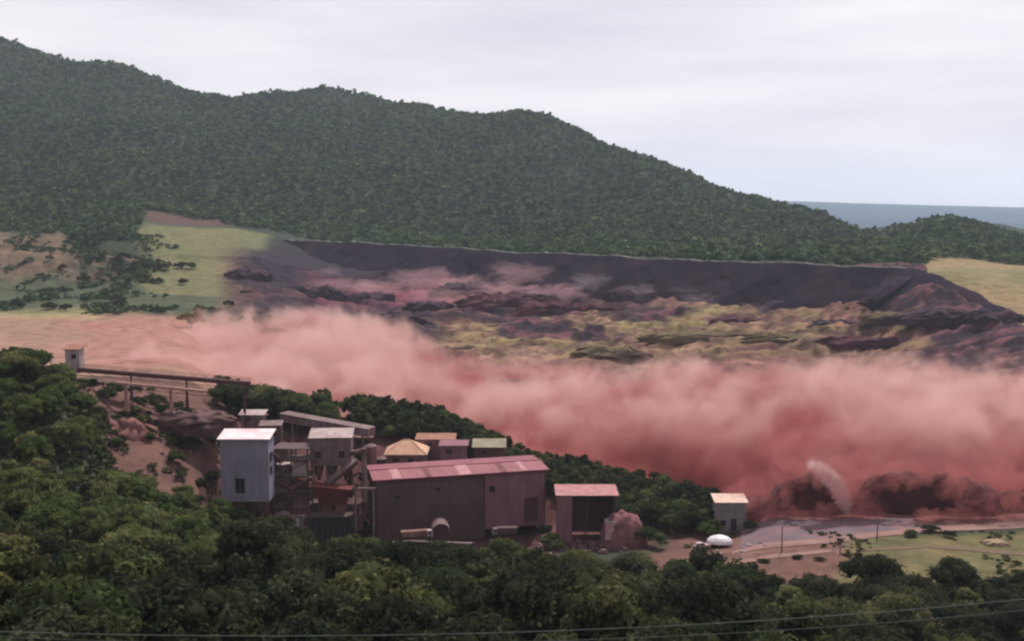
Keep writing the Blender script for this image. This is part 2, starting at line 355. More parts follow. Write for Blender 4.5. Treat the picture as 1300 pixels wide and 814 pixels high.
a0 = (ii * nD + jj).ravel(); Q = np.stack([a0, a0 + nD, a0 + nD + 1, a0 + 1], -1)

def groundmat():
    m = bpy.data.materials.new('ground'); m.use_nodes = True; nt = m.node_tree; b = nt.nodes['Principled BSDF']
    b.inputs['Roughness'].default_value = 0.95; b.inputs['Specular IOR Level'].default_value = 0.1
    at = N(nt, 'ShaderNodeAttribute', attribute_name='tint'); geo = N(nt, 'ShaderNodeNewGeometry')
    n1 = N(nt, 'ShaderNodeTexNoise'); n1.inputs['Scale'].default_value = 0.12; n1.inputs['Detail'].default_value = 8; n1.inputs['Roughness'].default_value = 0.65
    mr = N(nt, 'ShaderNodeMapRange'); mr.inputs[1].default_value = 0.3; mr.inputs[2].default_value = 0.7; mr.inputs[3].default_value = 0.62; mr.inputs[4].default_value = 1.3
    ml = N(nt, 'ShaderNodeVectorMath', operation='SCALE')
    bp = N(nt, 'ShaderNodeBump'); bp.inputs['Strength'].default_value = 0.7; bp.inputs['Distance'].default_value = 1.5
    l = nt.links.new
    l(geo.outputs['Position'], n1.inputs['Vector']); l(n1.outputs[0], mr.inputs[0]); l(at.outputs['Color'], ml.inputs[0]); l(mr.outputs[0], ml.inputs['Scale'])
    l(ml.outputs[0], b.inputs['Base Color']); l(n1.outputs[0], bp.inputs['Height']); l(bp.outputs[0], b.inputs['Normal'])
    return m
GM = groundmat()
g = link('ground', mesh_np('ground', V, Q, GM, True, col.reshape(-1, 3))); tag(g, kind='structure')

# ------------------------------------------------------------------ dam: what is left of the embankment, with its crest road
DAMM = mat('shaded_embankment', lin(38, 29, 42), lin(22, 19, 32), scale=0.05, rough=0.95, bump=0.8, dirt=lin(60, 36, 46), dirt_amt=0.5, dscale=0.006)  # shade on the dam face put into this dark purple colour
DAMM.node_tree.nodes['Principled BSDF'].inputs['Specular IOR Level'].default_value = 0.03
crest = [(318, 322, 1330), (352, 305, 1350), (450, 308, 1275), (560, 314, 1205), (650, 320, 1150), (760, 325, 1085), (860, 330, 1025), (950, 333, 980), (1060, 337, 935), (1150, 341, 905), (1172, 347, 892), (1215, 370, 842), (1262, 395, 795), (1300, 416, 757)]
cpx = np.array([c[0] for c in crest], float)
tq = np.linspace(318, 1300, 420)
crow = np.interp(tq, cpx, [c[1] for c in crest]); cD = np.interp(tq, cpx, [c[2] for c in crest])
cv = np.array([P(a, b, c)[:] for a, b, c in zip(tq, crow, cD)]); cv[:, 2] += fbm(cv[:, 0], cv[:, 1], 40, 4, 51.0, .65) * 2.2
dd = np.gradient(cv[:, :2], axis=0); dd /= np.linalg.norm(dd, axis=1)[:, None]
nrm = np.stack([dd[:, 1], -dd[:, 0]], -1)                  # towards the camera
endf = sm(1300, 1150, tq) * 1.0
Vd = []; rows_ = 34; tints = []
for i in range(len(tq)):
    c = cv[i]; n = nrm[i]
    for k in range(rows_):
        if k == 0: off, dz = -60.0, -14.0
        elif k == 1: off, dz = -9.0, 0.1
        elif k == 2: off, dz = 0.0, 0.0
        else:
            s = (k - 2) / (rows_ - 3); off = s * (34 + 26 * endf[i]) ; dz = -s * (46 if tq[i] < 1150 else 22)
        x = c[0] + n[0] * off; y = c[1] + n[1] * off; z = c[2] + dz
        if k > 2:
            s = (k - 2) / (rows_ - 3)
            e = fbm(x, y, 45, 4, 12.0, 0.55) * 12 * min(1, s * 3) + fbm(i * 1.0, k * 0.3, 14, 3, 3.0) * 5 * s
            x += n[0] * e; y += n[1] * e
        Vd.append((x, y, z))
ii, jj = np.meshgrid(np.arange(len(tq) - 1), np.arange(rows_ - 1), indexing='ij')
a0 = (ii * rows_ + jj).ravel(); Qd = np.stack([a0, a0 + 1, a0 + rows_ + 1, a0 + rows_], -1)
dam = link('dam_embankment', mesh_np('dam_embankment', Vd, Qd, DAMM, True)); tag(dam, kind='structure')
b = MB()
for i in range(0, len(tq) - 1):
    if tq[i] < 345 or tq[i] > 1150: continue
    c, n, c2, n2_ = cv[i], nrm[i], cv[i + 1], nrm[i + 1]
    q = [(c[0] - n[0]*0.6, c[1] - n[1]*0.6, c[2] + .35), (c2[0] - n2_[0]*0.6, c2[1] - n2_[1]*0.6, c2[2] + .35), (c2[0] - n2_[0]*8, c2[1] - n2_[1]*8, c2[2] + .4), (c[0] - n[0]*8, c[1] - n[1]*8, c[2] + .4)]
    k = len(b.v); b.v += q; b.f.append((k, k+1, k+2, k+3)); b.v += [(c[0], c[1], c[2] - 1.3), (c2[0], c2[1], c2[2] - 1.3)]; b.f.append((k+4, k+5, k+1, k))
tag(b.build('crest_road', mat('crest_grass', lin(96, 96, 88), lin(78, 80, 72), rough=0.95)), kind='structure')

# ------------------------------------------------------------------ trees
def crown_mesh(name, seed, Rr, Hh, lobes, leaves, size, m, base_z=0.0, flat=0.8):
    r = np.random.default_rng(seed)
    cs = []
    for i in range(lobes):
        t = r.uniform(0, 2 * np.pi); u = r.uniform(-0.35, 1.0); q = math.sqrt(max(0, 1 - max(u, 0) ** 2)) * r.uniform(0.3, 1.05)
        cs.append((math.cos(t) * q * Rr, math.sin(t) * q * Rr, base_z + Hh * (0.42 + 0.42 * u), Rr * r.choice([0.17, 0.25, 0.34, 0.44]) * r.uniform(.85, 1.15)))
    cs = np.array(cs)
    per = leaves // lobes
    Vs = []; T = []
    for (x, y, z, rr) in cs:
        d = r.normal(size=(per, 3)); d[:, 2] = d[:, 2] * 0.8 + 0.35; d /= np.linalg.norm(d, axis=1)[:, None]
        rad = rr * r.uniform(0.72, 1.12, per)[:, None]
        c = np.array([x, y, z]) + d * rad * np.array([1, 1, flat])
        nn = d + r.normal(size=(per, 3)) * 0.45; nn /= np.linalg.norm(nn, axis=1)[:, None]
        tt = np.cross(nn, r.normal(size=(per, 3))); tt /= np.linalg.norm(tt, axis=1)[:, None]
        bb = np.cross(nn, tt); s = size * r.uniform(0.6, 1.3, per)[:, None]
        q = np.stack([c - tt * s, c - bb * s * 0.6 , c + tt * s - nn * s * 0.25, c + bb * s * 0.6], 1)
        Vs.append(q.reshape(-1, 3))
        tn = r.uniform(0.6, 1.45) * r.uniform(0.7, 1.3, per)
        T.append(np.repeat(np.stack([tn * r.uniform(0.92, 1.1), tn, tn * r.uniform(0.85, 1.1)], 1), 4, axis=0))
    # inner twig and leaf mass of each lobe: small rough solids
    oc = np.array([(1,0,0),(-1,0,0),(0,1,0),(0,-1,0),(0,0,1),(0,0,-1)], float); of = [(0,2,4),(2,1,4),(1,3,4),(3,0,4),(2,0,5),(1,2,5),(3,1,5),(0,3,5)]
    Vc = np.concatenate(Vs); Tc = np.concatenate(T); n0 = len(Vc)
    Qc = np.arange(n0).reshape(-1, 4)
    ov = []; oq = []
    for (x, y, z, rr) in cs:
        k = n0 + len(ov)
        for o_ in oc: ov.append(np.array([x, y, z]) + o_ * rr * r.uniform(0.55, 0.85))
        for f in of: oq.append((k + f[0], k + f[1], k + f[2], k + f[2]))
    Vc = np.concatenate([Vc, np.array(ov)]); Tc = np.concatenate([Tc, np.full((len(ov), 3), 0.7)])
    me = bpy.data.meshes.new(name)
    faces_q = Qc; tri = np.array([q[:3] for q in oq])
    nl = faces_q.size + tri.size
    me.vertices.add(len(Vc)); me.vertices.foreach_set('co', Vc.astype(np.float32).ravel())
    me.loops.add(nl); me.loops.foreach_set('vertex_index', np.concatenate([faces_q.ravel(), tri.ravel()]).astype(np.int32))
    me.polygons.add(len(faces_q) + len(tri))
    ls = np.concatenate([np.arange(len(faces_q)) * 4, faces_q.size + np.arange(len(tri)) * 3]).astype(np.int32)
    lt = np.concatenate([np.full(len(faces_q), 4), np.full(len(tri), 3)]).astype(np.int32)
    me.polygons.foreach_set('loop_start', ls); me.polygons.foreach_set('loop_total', lt); me.update(calc_edges=True)
    a = me.color_attributes.new('tint', 'FLOAT_COLOR', 'POINT'); c4 = np.ones((len(Vc), 4), np.float32); c4[:, :3] = Tc; a.data.foreach_set('color', c4.ravel())
    me.materials.append(m); return me
BARK = mat('bark', lin(96, 82, 70), lin(60, 50, 44), scale=1.5, rough=0.95)
def trunk_mesh(name, seed, H, Rr, r0=0.32):
    r = random.Random(seed); b = MB(); p = Vector((0, 0, -1.5)); segs = 4; top = H * 0.62
    pts = [p] + [Vector((r.uniform(-.25, .25) * i, r.uniform(-.25, .25) * i, top * i / segs)) for i in range(1, segs + 1)]
    for i in range(segs): b.tube(pts[i], pts[i + 1], r0 * (1 - i * 0.18), r0 * (1 - (i + 1) * 0.18), 7)
    for k in range(6):
        t = k / 6 * 6.28 + r.uniform(-.4, .4); s = pts[2 + k % 3]
        e = s + Vector((math.cos(t) * Rr * 0.6, math.sin(t) * Rr * 0.6, H * r.uniform(0.15, 0.3))); b.tube(s, e, r0 * 0.38, r0 * 0.12, 5)
    me = bpy.data.meshes.new(name); me.from_pydata(b.v, [], b.f); me.materials.append(BARK); return me
LEAF_D = leafmat('leaves_dark', lin(42, 48, 36), lin(56, 62, 44), lin(76, 76, 54))
LEAF_M = leafmat('leaves_mid', lin(54, 64, 42), lin(70, 78, 50), lin(90, 90, 60))
LEAF_B = leafmat('leaves_bright', lin(68, 82, 48), lin(90, 102, 60), lin(108, 108, 72))
LEAF_H = leafmat('leaves_hill', lin(36, 58, 44), lin(76, 100, 68), lin(108, 124, 88), 0.0045)
LEAF_Y = leafmat('leaves_dry', lin(110, 96, 52), lin(128, 110, 60), lin(120, 100, 66))
near = {'D': [], 'M': [], 'B': []}
for key, lm in (('D', LEAF_D), ('M', LEAF_M), ('B', LEAF_B)):
    for s in range(5):
        Rr = [4.6, 5.6, 4.0, 5.0, 6.2][s]; Hh = [9.5, 10.5, 11.5, 8.5, 11.0][s]
        near[key].append((crown_mesh('crown', 40 + s, Rr, Hh * 0.78, 34 + s * 3, 3600, 0.34, lm, Hh * 0.26), trunk_mesh('trunk', s, Hh, Rr), Rr, Hh))
protoc = bpy.data.collections.new('tree_kinds')          # not linked to the scene: only instanced by the stuff objects
def proto(name, me_list):
    V = []; o = bpy.data.objects.new(name, me_list); protoc.objects.link(o); return o
mid_names = []
for s in range(5):
    me = crown_mesh('wood_crown', 90 + s, [4.4, 5.2, 3.8, 4.8, 5.6][s], [8, 9, 9.5, 7.5, 8.5][s], 16, 520, 0.75, LEAF_M if s % 2 else LEAF_D, 1.6)
    proto('a_wood_%d' % s, me)
for s in range(3): proto('a_wood_bright_%d' % s, crown_mesh('wood_crown', 120 + s, [4.4, 5.2, 4.8][s], [8, 9, 7.5][s], 16, 520, 0.75, LEAF_B, 1.6))
for s in range(6):
    me = crown_mesh('hill_crown', 190 + s, [4.6, 5.4, 4.0, 5.0, 5.8, 4.4][s], [9, 10, 11, 8.5, 9.5, 12][s], 9, 170, 1.35, LEAF_H, 0.6)
    proto('b_hill_%d' % s, me)
def scatter(name, pts, rz, sc, idx):
    me = bpy.data.meshes.new(name); n = len(pts); me.vertices.add(n); me.vertices.foreach_set('co', np.asarray(pts, np.float32).ravel())
    a = me.attributes.new('rz', 'FLOAT_VECTOR', 'POINT'); v = np.zeros((n, 3), np.float32); v[:, 2] = rz; a.data.foreach_set('vector', v.ravel())
    a = me.attributes.new('sc', 'FLOAT_VECTOR', 'POINT'); a.data.foreach_set('vector', np.asarray(sc, np.float32).ravel())
    a = me.attributes.new('ix', 'INT', 'POINT'); a.data.foreach_set('value', np.asarray(idx, np.int32))
    me.update(); o = link(name, me)
    ng = bpy.data.node_groups.new(name, 'GeometryNodeTree')
    ng.interface.new_socket('Geometry', in_out='INPUT', socket_type='NodeSocketGeometry'); ng.interface.new_socket('Geometry', in_out='OUTPUT', socket_type='NodeSocketGeometry')
    gi = ng.nodes.new('NodeGroupInput'); go = ng.nodes.new('NodeGroupOutput'); ci = ng.nodes.new('GeometryNodeCollectionInfo')
    ci.inputs['Collection'].default_value = protoc; ci.inputs['Separate Children'].default_value = True; ci.inputs['Reset Children'].default_value = True
    ip = ng.nodes.new('GeometryNodeInstanceOnPoints'); ip.inputs['Pick Instance'].default_value = True
    def na(nm, t):
        q = ng.nodes.new('GeometryNodeInputNamedAttribute'); q.data_type = t; q.inputs['Name'].default_value = nm; return q.outputs[0]
    l = ng.links.new
    l(gi.outputs[0], ip.inputs['Points']); l(ci.outputs[0], ip.inputs['Instance']); l(na('ix', 'INT'), ip.inputs['Instance Index'])
    l(na('rz', 'FLOAT_VECTOR'), ip.inputs['Rotation']); l(na('sc', 'FLOAT_VECTOR'), ip.inputs['Scale']); l(ip.outputs[0], go.inputs[0])
    md = o.modifiers.new('scatter', 'NODES'); md.node_group = ng
    return o
# hillside forest
def jgrid(x0, x1, y0, y1, s, seed):
    r = np.random.default_rng(seed); xs = np.arange(x0, x1, s); ys = np.arange(y0, y1, s); X, Y = np.meshgrid(xs, ys)
    X = X + r.uniform(-.48, .48, X.shape) * s; Y = Y + r.uniform(-.48, .48, Y.shape) * s
    return X.ravel(), Y.ravel()
hx, hy = jgrid(-1800, 1500, 1040, 2760, 9.2, 5)
hp = PX0 + F * 0.985 * hx / hy
hbase = np.interp(hp, [-700, 0, 60, 110, 180, 195, 285, 300, 380, 450, 650, 800, 950, 1100, 1160, 1185, 1300, 2000], [1200, 1255, 1265, 1225, 1250, 1490, 1490, 1385, 1420, 1370, 1250, 1180, 1090, 1030, 1010, 1130, 1130, 1150])
keep = (hy > hbase + fbm(hx, hy, 60, 3, 1.1) * 20) & (hp > -260) & (hp < 1560)
# stay on the near side of the ridge and a little beyond it
top = np.interp(hp, [0, 70, 150, 240, 300, 450, 650, 800, 950, 1100, 1190, 1300], [2560, 2540, 2500, 2470, 2450, 2450, 2350, 2200, 1960, 1680, 1830, 1720])
keep &= hy < top + 90
hx, hy = hx[keep], hy[keep]; hz = ground(hx, hy)
n = len(hx); r_ = np.random.default_rng(8)
big = 0.65 + 0.45 * r_.random(n) + 0.5 * (r_.random(n) > 0.9) * r_.random(n) + np.clip(fbm(hx, hy, 90, 2, 3.9), -.3, .5) * 0.35
sc = np.stack([big, big, big * r_.uniform(.75, 1.0, n)], 1)
zx, zy = jgrid(-560, -200, 830, 1290, 5.5, 66); zp = PX0 + F * 0.985 * zx / zy
zk = (zp > -60) & (zp < 205 + fbm(zx, zy, 50, 3, 2.9) * 60) & (fbm(zx, zy, 55, 4, 8.8) + 0.22 * sm(1080, 1200, zy) + 0.16 * (zp > 110) > 0.12)
zx, zy = zx[zk], zy[zk]; zn = len(zx); zs = r_.uniform(.3, .75, zn)
SCRUB = (np.stack([zx, zy, ground(zx, zy) - .5], 1), r_.uniform(0, 6.28, zn), np.stack([zs, zs, zs * .7], 1), 8 + r_.integers(0, 6, zn))
o = scatter('slope_scrub', *SCRUB); tag(o, 'dark scrub covering the brown slope at far left below the forest', 'scrub', kind='stuff')
o = scatter('hillside_forest', np.stack([hx, hy, hz - 0.8], 1), r_.uniform(0, 6.28, n), sc, 8 + r_.integers(0, 6, n))
tag(o, 'dense green forest covering the hills behind the dam', 'forest', kind='stuff'); print('hill trees', n)

# woods in front: candidates
fx, fy = jgrid(-330, 330, 108, 382, 8.2, 21)
fp = PX0 + F * 0.97 * fx / fy
def interp(px, a, b): return np.interp(px, a, b)
lim = interp(fp, [-300, 0, 60, 105, 130, 200, 270, 300, 340, 470, 560, 690, 800, 840, 900, 940, 1000, 1090, 1180, 1300, 1700],
                 [380, 380, 380, 375, 352, 346, 354, 340, 308, 298, 292, 296, 316, 330, 320, 304, 298, 306, 320, 323, 325])
kp = (fy < lim) & (fp > -60) & (fp < 1370) & ((fy > 215) | (np.random.default_rng(2).random(len(fy)) < 0.62))
fx, fy = fx[kp], fy[kp]
# tree belt between plant and valley
bxs = []; rb = np.random.default_rng(31)
belt = [(292, 448, 462), (335, 448, 470), (400, 450, 465), (460, 458, 490), (560, 456, 494), (620, 448, 490), (700, 432, 480), (780, 415, 465), (850, 400, 450), (905, 392, 430)]
for px in np.arange(286, 915, 7.5):
    d0 = np.interp(px, [q[0] for q in belt], [q[1] for q in belt]); d1 = np.interp(px, [q[0] for q in belt], [q[2] for q in belt])
    for d in np.arange(d0, d1, 8.0):
        p_ = px + rb.uniform(-3.5, 3.5); d_ = d + rb.uniform(-3.5, 3.5)
        if 415 < p_ < 447 and d_ > 448: continue
        x, y = XY(p_, d_, 560); bxs.append((x, y))
bxs = np.array(bxs)
ax = np.concatenate([fx, bxs[:, 0]]); ay = np.concatenate([fy, bxs[:, 1]]); isb = np.concatenate([np.zeros(len(fx), bool), np.ones(len(bxs), bool)])
az = ground(ax, ay)
appx, appy = pix(ax, ay, az + 8)
print('woods', len(ax), isb.sum())
vis = (appx > -40) & (appx < 1340) & (appy < 850)
rt = np.random.default_rng(77)
keys, scs = [], []
for i in range(len(ax)):
    nv = float(fbm(ax[i], ay[i], 40, 2, 9.9)); px = appx[i]; y = ay[i]
    if isb[i]: key = rt.choice(['D', 'M', 'M', 'B']); q = rt.uniform(0.6, 0.9) * (1.55 if px < 440 else 1.25 if px < 640 else 1)  # sunlit belt crowns put into the colour: more of the lighter leaves
    elif px < 300 and y > 205: key = 'B' if nv + rt.uniform(-.3, .3) > -0.2 else 'M'; q = rt.uniform(0.55, 1.05)  # lit hillside put into the colour: brighter leaves here
    else: key = 'D' if nv + rt.uniform(-.3, .3) < 0.2 else ('B' if rt.random() < 0.12 else 'M'); q = rt.choice([0.7, 0.9, 1.1, 1.35]) * rt.uniform(0.9, 1.1) * (1.15 if y < 215 else 1.0)  # shade over the foreground put into the colour: mostly dark leaves
    if px > 1180 and y > 240: q *= 0.8
    if px < 135 and 300 < y < 400: q *= 0.9
    keys.append(key); scs.append(q)
scs = np.array(scs)
# the 296 trees that show largest: front-to-back on a coarse picture grid
grid = np.zeros((110, 170), bool); seen = np.zeros(len(ax))
for i in np.argsort(ay):
    if not vis[i]: continue
    rad = 5.0 * scs[i] * F / ay[i]; u, v = appx[i] + 20, appy[i] + 20
    i0, i1 = max(0, int((u - rad) / 8)), min(169, int((u + rad) / 8)); j0, j1 = max(0, int((v - rad) / 8)), min(109, int((v + rad * 1.4) / 8))
    if i1 < i0 or j1 < j0: continue
    blk = grid[j0:j1 + 1, i0:i1 + 1]; seen[i] = (~blk).sum(); blk[:] = True
order = np.argsort(-seen - np.clip(40 / ay, 0, .5)); single = set(order[:296].tolist())
rest = []
def place_tree(meshes, x, y, z, s, rz, label, group, hs=1.0, name='broadleaf_tree'):
    cm, tm, Rr, Hh = meshes
    t = thing(name, label, 'tree', (x, y, z), rz, group); t.scale = (s, s, s * hs)
    link('trunk', tm, t); link('crown', cm, t)
    return t
for i in range(len(ax)):
    x, y, z, px, py = ax[i], ay[i], az[i], appx[i], appy[i]
    key, s = keys[i], float(scs[i])
    if i in single:
        tone = {'D': 'dark green', 'M': 'mid green', 'B': 'light green'}[key]
        if isb[i]:
            k = 0 if px < 440 else 1 if px < 690 else 2
            lab = tone + ' tree of the belt ' + ['at its left end above the tall pale building', 'behind the long pink roofed shed', 'between the long shed and the red dust'][k]; grp = 'belt trees ' + ['at the left end', 'behind the long shed', 'right of the long shed'][k]
        elif px < 300 and y > 205: k = 0 if y > 318 else 1 if px < 110 else 2; where = ['near the crest of the left hillside, under the little house', 'low on the left hillside at the edge of the view', 'low on the left hillside beside the bare soil slope'][k]; lab, grp = tone + ' tree ' + where, 'left hillside trees ' + str(['near the crest', 'at the edge', 'beside the soil slope'][k])
        else:
            k = int(np.searchsorted([280, 450, 700, 880, 1080], px)); where = ['at the bottom left corner', 'below the open steel tower', 'below the long shed', 'below the open pink roofed shed', 'below the brown soil at right', 'below the green field at far right'][k]
            lab = tone + ' tree of the shaded foreground wood ' + where; grp = 'foreground wood ' + where
        grp += ', ' + tone
        place_tree(near[key][rt.integers(0, 5)], x, y, z - 0.3, s, rt.uniform(0, 6.28), lab, grp, rt.uniform(.85, 1.15))
    elif y > 165 or isb[i]: rest.append((x, y, z, s * 1.05, key))
rest_a = np.array([(a, b_, c) for a, b_, c, _, _ in rest]); rs = np.array([q[3] for q in rest]); n = len(rest)
o = scatter('wood_behind', rest_a, rt.uniform(0, 6.28, n), np.stack([rs, rs, rs], 1), np.array([5 + rt.integers(0, 3) if q[4] == 'B' else rt.integers(0, 5) for q in rest]))
tag(o, 'further trees and scrub filling the woods around the plant', 'woodland', kind='stuff')
# undergrowth between the trees
ux, uy = jgrid(-330, 330, 100, 385, 3.2, 41)
up = PX0 + F * 0.97 * ux / uy
kp = (uy < interp(up, [-300, 0, 60, 105, 130, 200, 270, 300, 340, 470, 560, 690, 800, 840, 900, 940, 1000, 1090, 1180, 1300, 1700],
                 [380, 380, 380, 375, 352, 342, 350, 344, 318, 306, 300, 304, 324, 336, 326, 310, 302, 310, 325, 328, 330])) & (up > -60) & (up < 1370)
ux, uy = ux[kp], uy[kp]; n = len(ux); us = rt.uniform(0.25, 0.5, n)
o = scatter('undergrowth', np.stack([ux, uy, ground(ux, uy) - 0.4], 1), rt.uniform(0, 6.28, n), np.stack([us, us, us * .7], 1), rt.integers(0, 5, n))
tag(o, 'low bushes and scrub under the foreground trees', 'scrub', kind='stuff')

# scattered trees on the far left slope and mounds
far_c = [crown_mesh('crown', 300 + s, 4.6 + s * .5, 7.5, 14, 420, 0.85, LEAF_D, 0.8) for s in range(3)]
far_t = [trunk_mesh('trunk', 60 + s, 7, 4) for s in range(3)]
spots = [(130,318,1150),(146,322,1145),(158,316,1150),(172,322,1140),(186,318,1140),(200,322,1130),(212,320,1125),(225,322,1120),(236,319,1120),(243,322,1115),
         (150,335,1110),(168,338,1105),(186,336,1105),(204,340,1100),(30,308,1180),(62,332,1120),(104,345,1080),(108,356,1060),(186,355,1050),(182,362,1035),
         (20,392,880),(5,396,880),(60,398,870),(85,404,860),(268,394,900),(280,392,905),(290,386,925),(255,404,880),(312,370,1010),(308,405,860),(318,404,860)]
rs2 = random.Random(3)
for _ in range(14):
    a_ = rs2.uniform(-5, 235); spots.append((a_, 400, rs2.uniform(860, 1240)))
for k, (px, row, D) in enumerate(spots):
    x, y = XY(px, D, row)
    big = 1.0 if k < 14 else 0.8
    lab = 'dark tree in the clump on the green slope left of the dam' if k < 14 else 'small lone dark bush dotted over the bare left slope'
    grp = 'trees on the slope left of the dam' if k < 14 else 'bushes dotted over the left slope'
    t = thing('slope_tree' if k < 14 else 'slope_bush', lab, 'tree' if k < 14 else 'bush', (x, y, gz(x, y) - 0.5), k * 1.3, grp); s = big * random.uniform(.8, 1.25); t.scale = (s * 1.15, s * 1.15, s)
    link('trunk', far_t[k % 3], t); link('crown', far_c[k % 3], t)
dry = crown_mesh('crown', 333, 5, 7, 14, 420, 0.8, LEAF_Y, 0.5)
p = XY(243, 770, 412)
t = thing('dry_bush_thicket', 'yellow brown thicket standing in the tan field left of the dust', 'thicket', (p[0], p[1], gz(*p)), 0.4); t.scale = (1.7, 1.4, 1.5)
link('crown', dry, t); link('stem', far_t[0], t)

# ------------------------------------------------------------------ buildings of the plant
CONC = mat('stained_concrete', lin(140, 104, 98), lin(104, 72, 68), 0.25, dirt=lin(92, 54, 48), dirt_amt=.7)
STEEL = mat('rusty_steel', lin(92, 70, 72), lin(62, 46, 50), 0.8, rough=0.6, dirt=lin(96, 52, 44))
PALE = mat('pale_sheet', lin(178, 160, 158), lin(150, 130, 130), 0.3, dirt=lin(120, 84, 80))
GREY = mat('grey_sheet', lin(132, 112, 112), lin(100, 80, 82), 0.3, dirt=lin(96, 60, 52), dirt_amt=.7)
WSHADE = mat('shaded_white_sheet', lin(142, 136, 152), lin(126, 118, 132), 0.12, dirt=lin(108, 86, 92), dirt_amt=0.45)  # bluish shade on the white walls put into the sheet colour
ROOFP = mat('pink_dusted_roof', lin(146, 84, 92), lin(124, 68, 78), 0.15, rough=0.6, dirt=lin(160, 112, 112), dirt_amt=0.45)
ROOFW = mat('white_roof', lin(226, 212, 212), lin(206, 176, 180), 0.2, rough=0.5)
WALLD = mat('dark_wall_sheet', lin(100, 76, 76), lin(80, 60, 62), 0.08, dirt=lin(82, 52, 48), dirt_amt=0.6)
WALLP = mat('mauve_wall_sheet', lin(136, 96, 104), lin(118, 82, 92), 0.1, dirt=lin(104, 64, 60), dirt_amt=0.6)
DARK = mat('dark_opening', lin(30, 22, 28), lin(22, 18, 22), 0.5)
GLASS = mat('dark_window_glass', lin(44, 38, 56), lin(34, 30, 44), 0.5, rough=0.15, bump=0)
REDP = mat('red_paint', lin(112, 50, 46), lin(84, 40, 38), 0.6, dirt=lin(70, 36, 36))
YEL = mat('sunlit_tile_roof', lin(196, 156, 130), lin(172, 130, 108), 0.3)
OCH = mat('ochre_roof', lin(150, 106, 88), lin(126, 88, 74), 0.3)
GRN = mat('pale_green_roof', lin(140, 132, 108), lin(116, 106, 88), 0.3)
DGRN = mat('dark_green_steel', lin(40, 46, 46), lin(30, 34, 36), 0.5, dirt=lin(60, 44, 44))
SOIL = mat('pink_soil', lin(138, 94, 94), lin(104, 66, 68), 0.5, bump=1.0, rough=0.95)
SOILD = mat('shaded_mud', lin(72, 32, 32), lin(40, 20, 22), 0.25, bump=1.0, rough=0.9)  # mud with the shade of the front's hollows put into its colour
ROADM = mat('asphalt_road', lin(104, 88, 94), lin(88, 72, 78), 0.08, rough=0.9, dirt=lin(140, 96, 96), dirt_amt=0.6, dscale=0.02)
TRACKM = mat('dirt_track', lin(140, 108, 102), lin(118, 88, 82), 0.1, rough=0.95)
WHITE = mat('white_paint', lin(225, 220, 222), lin(205, 196, 198), 0.5, rough=0.4)
def windows(t, spots, ax='y', m=GLASS, frm=None):
    """spots: (u0, z0, u1, z1, plane); each window a part with a frame and mullion as sub-part"""
    for (u0, z0, u1, z1, pl) in spots:
        b = MB(); g = MB(); f = 0.12
        if ax == 'y':
            b.box(u0, pl - 0.06, z0, u1, pl + 0.02, z1)
            for (a, c, d, e) in ((u0 - f, z0 - f, u1 + f, z0), (u0 - f, z1, u1 + f, z1 + f), (u0 - f, z0, u0, z1), (u1, z0, u1 + f, z1), ((u0 + u1) / 2 - .05, z0, (u0 + u1) / 2 + .05, z1)): g.box(a, pl - 0.14, c, d, pl - 0.063, e)
        else:
            b.box(pl - 0.02, u0, z0, pl + 0.06, u1, z1)
            for (a, c, d, e) in ((u0 - f, z0 - f, u1 + f, z0), (u0 - f, z1, u1 + f, z1 + f), (u0 - f, z0, u0, z1), (u1, z0, u1 + f, z1)): g.box(pl + 0.063, a, c, pl + 0.14, d, e)
        wn = b.build('window', m, t); g.build('frame', frm or GREY, wn)
def ribs_wall(b, x0, x1, z0, z1, y, step=1.0, dpt=0.08):
    x = x0
    while x < x1 - 0.2: b.box(x, y - dpt, z0, x + step * 0.35, y, z1); x += step
# --- big shed
p = P(478, 684, 385); q = P(692, 664, 401)
rz = math.atan2(q.y - p.y, q.x - p.x); LW = math.hypot(q.x - p.x, q.y - p.y)
HT = zrow(609, 385) - p.z; HTR = zrow(592.5, 401) - p.z; DP = 21.0
t = thing('industrial_shed', 'largest building, long dark walled shed under a dusty pink sheet roof', 'warehouse', (p.x, p.y, p.z), rz)
split = LW * 0.635
b = MB(); b.box(0, 0, -3, split, 0.3, HT - 0.3); ribs_wall(b, 0, split, 0, HT - 0.6, 0, 1.2); b.build('front_wall', WALLD, t)
b = MB(); b.box(split + .01, -0.25, 0.5, LW, 0.05, HT - 0.3); ribs_wall(b, split + .1, LW, 0.6, HT - 0.6, -0.25, 1.2)
o = b.build('front_wall', WALLP, t); o['label'] = 'paler mauve bay of wall at the right end'
b = MB(); b.box(0, 0.31, -3, 0.3, DP, HT - 0.2); b.build('end_wall', WALLD, t)
b = MB(); b.box(LW - 0.3, 0.31, -3, LW, DP, HT - 0.2); b.build('end_wall', WALLP, t)
b = MB(); b.box(0.31, DP - 0.3, -3, LW - 0.31, DP, HT - 0.2); b.build('back_wall', WALLD, t)
ov = 1.2; b = MB(); rh = 2.2
def roofz(y): return HT + rh * min(y + ov, DP / 2 + ov) / (DP / 2 + ov) if y <= DP / 2 else HT + rh * (DP + ov - y) / (DP / 2 + ov)
zA, zM = HT, HT + 0.9
for (y0, z0, y1, z1) in ((-ov, zA, DP / 2, zM), (DP / 2, zM, DP + ov, zA + 0.1)):
    b.poly([(-ov, y0, z0), (LW + ov, y0, z0), (LW + ov, y1, z1), (-ov, y1, z1)], 0.18)
x = -ov + 0.4
while x < LW + ov: 
    b.beam((x, -ov, zA + .03), (x, DP / 2, zM + .03), 0.14, 0.14); b.beam((x, DP / 2, zM + .03), (x, DP + ov, zA + .13), 0.14, 0.14); x += 1.1
rf = b.build('roof', ROOFP, t)
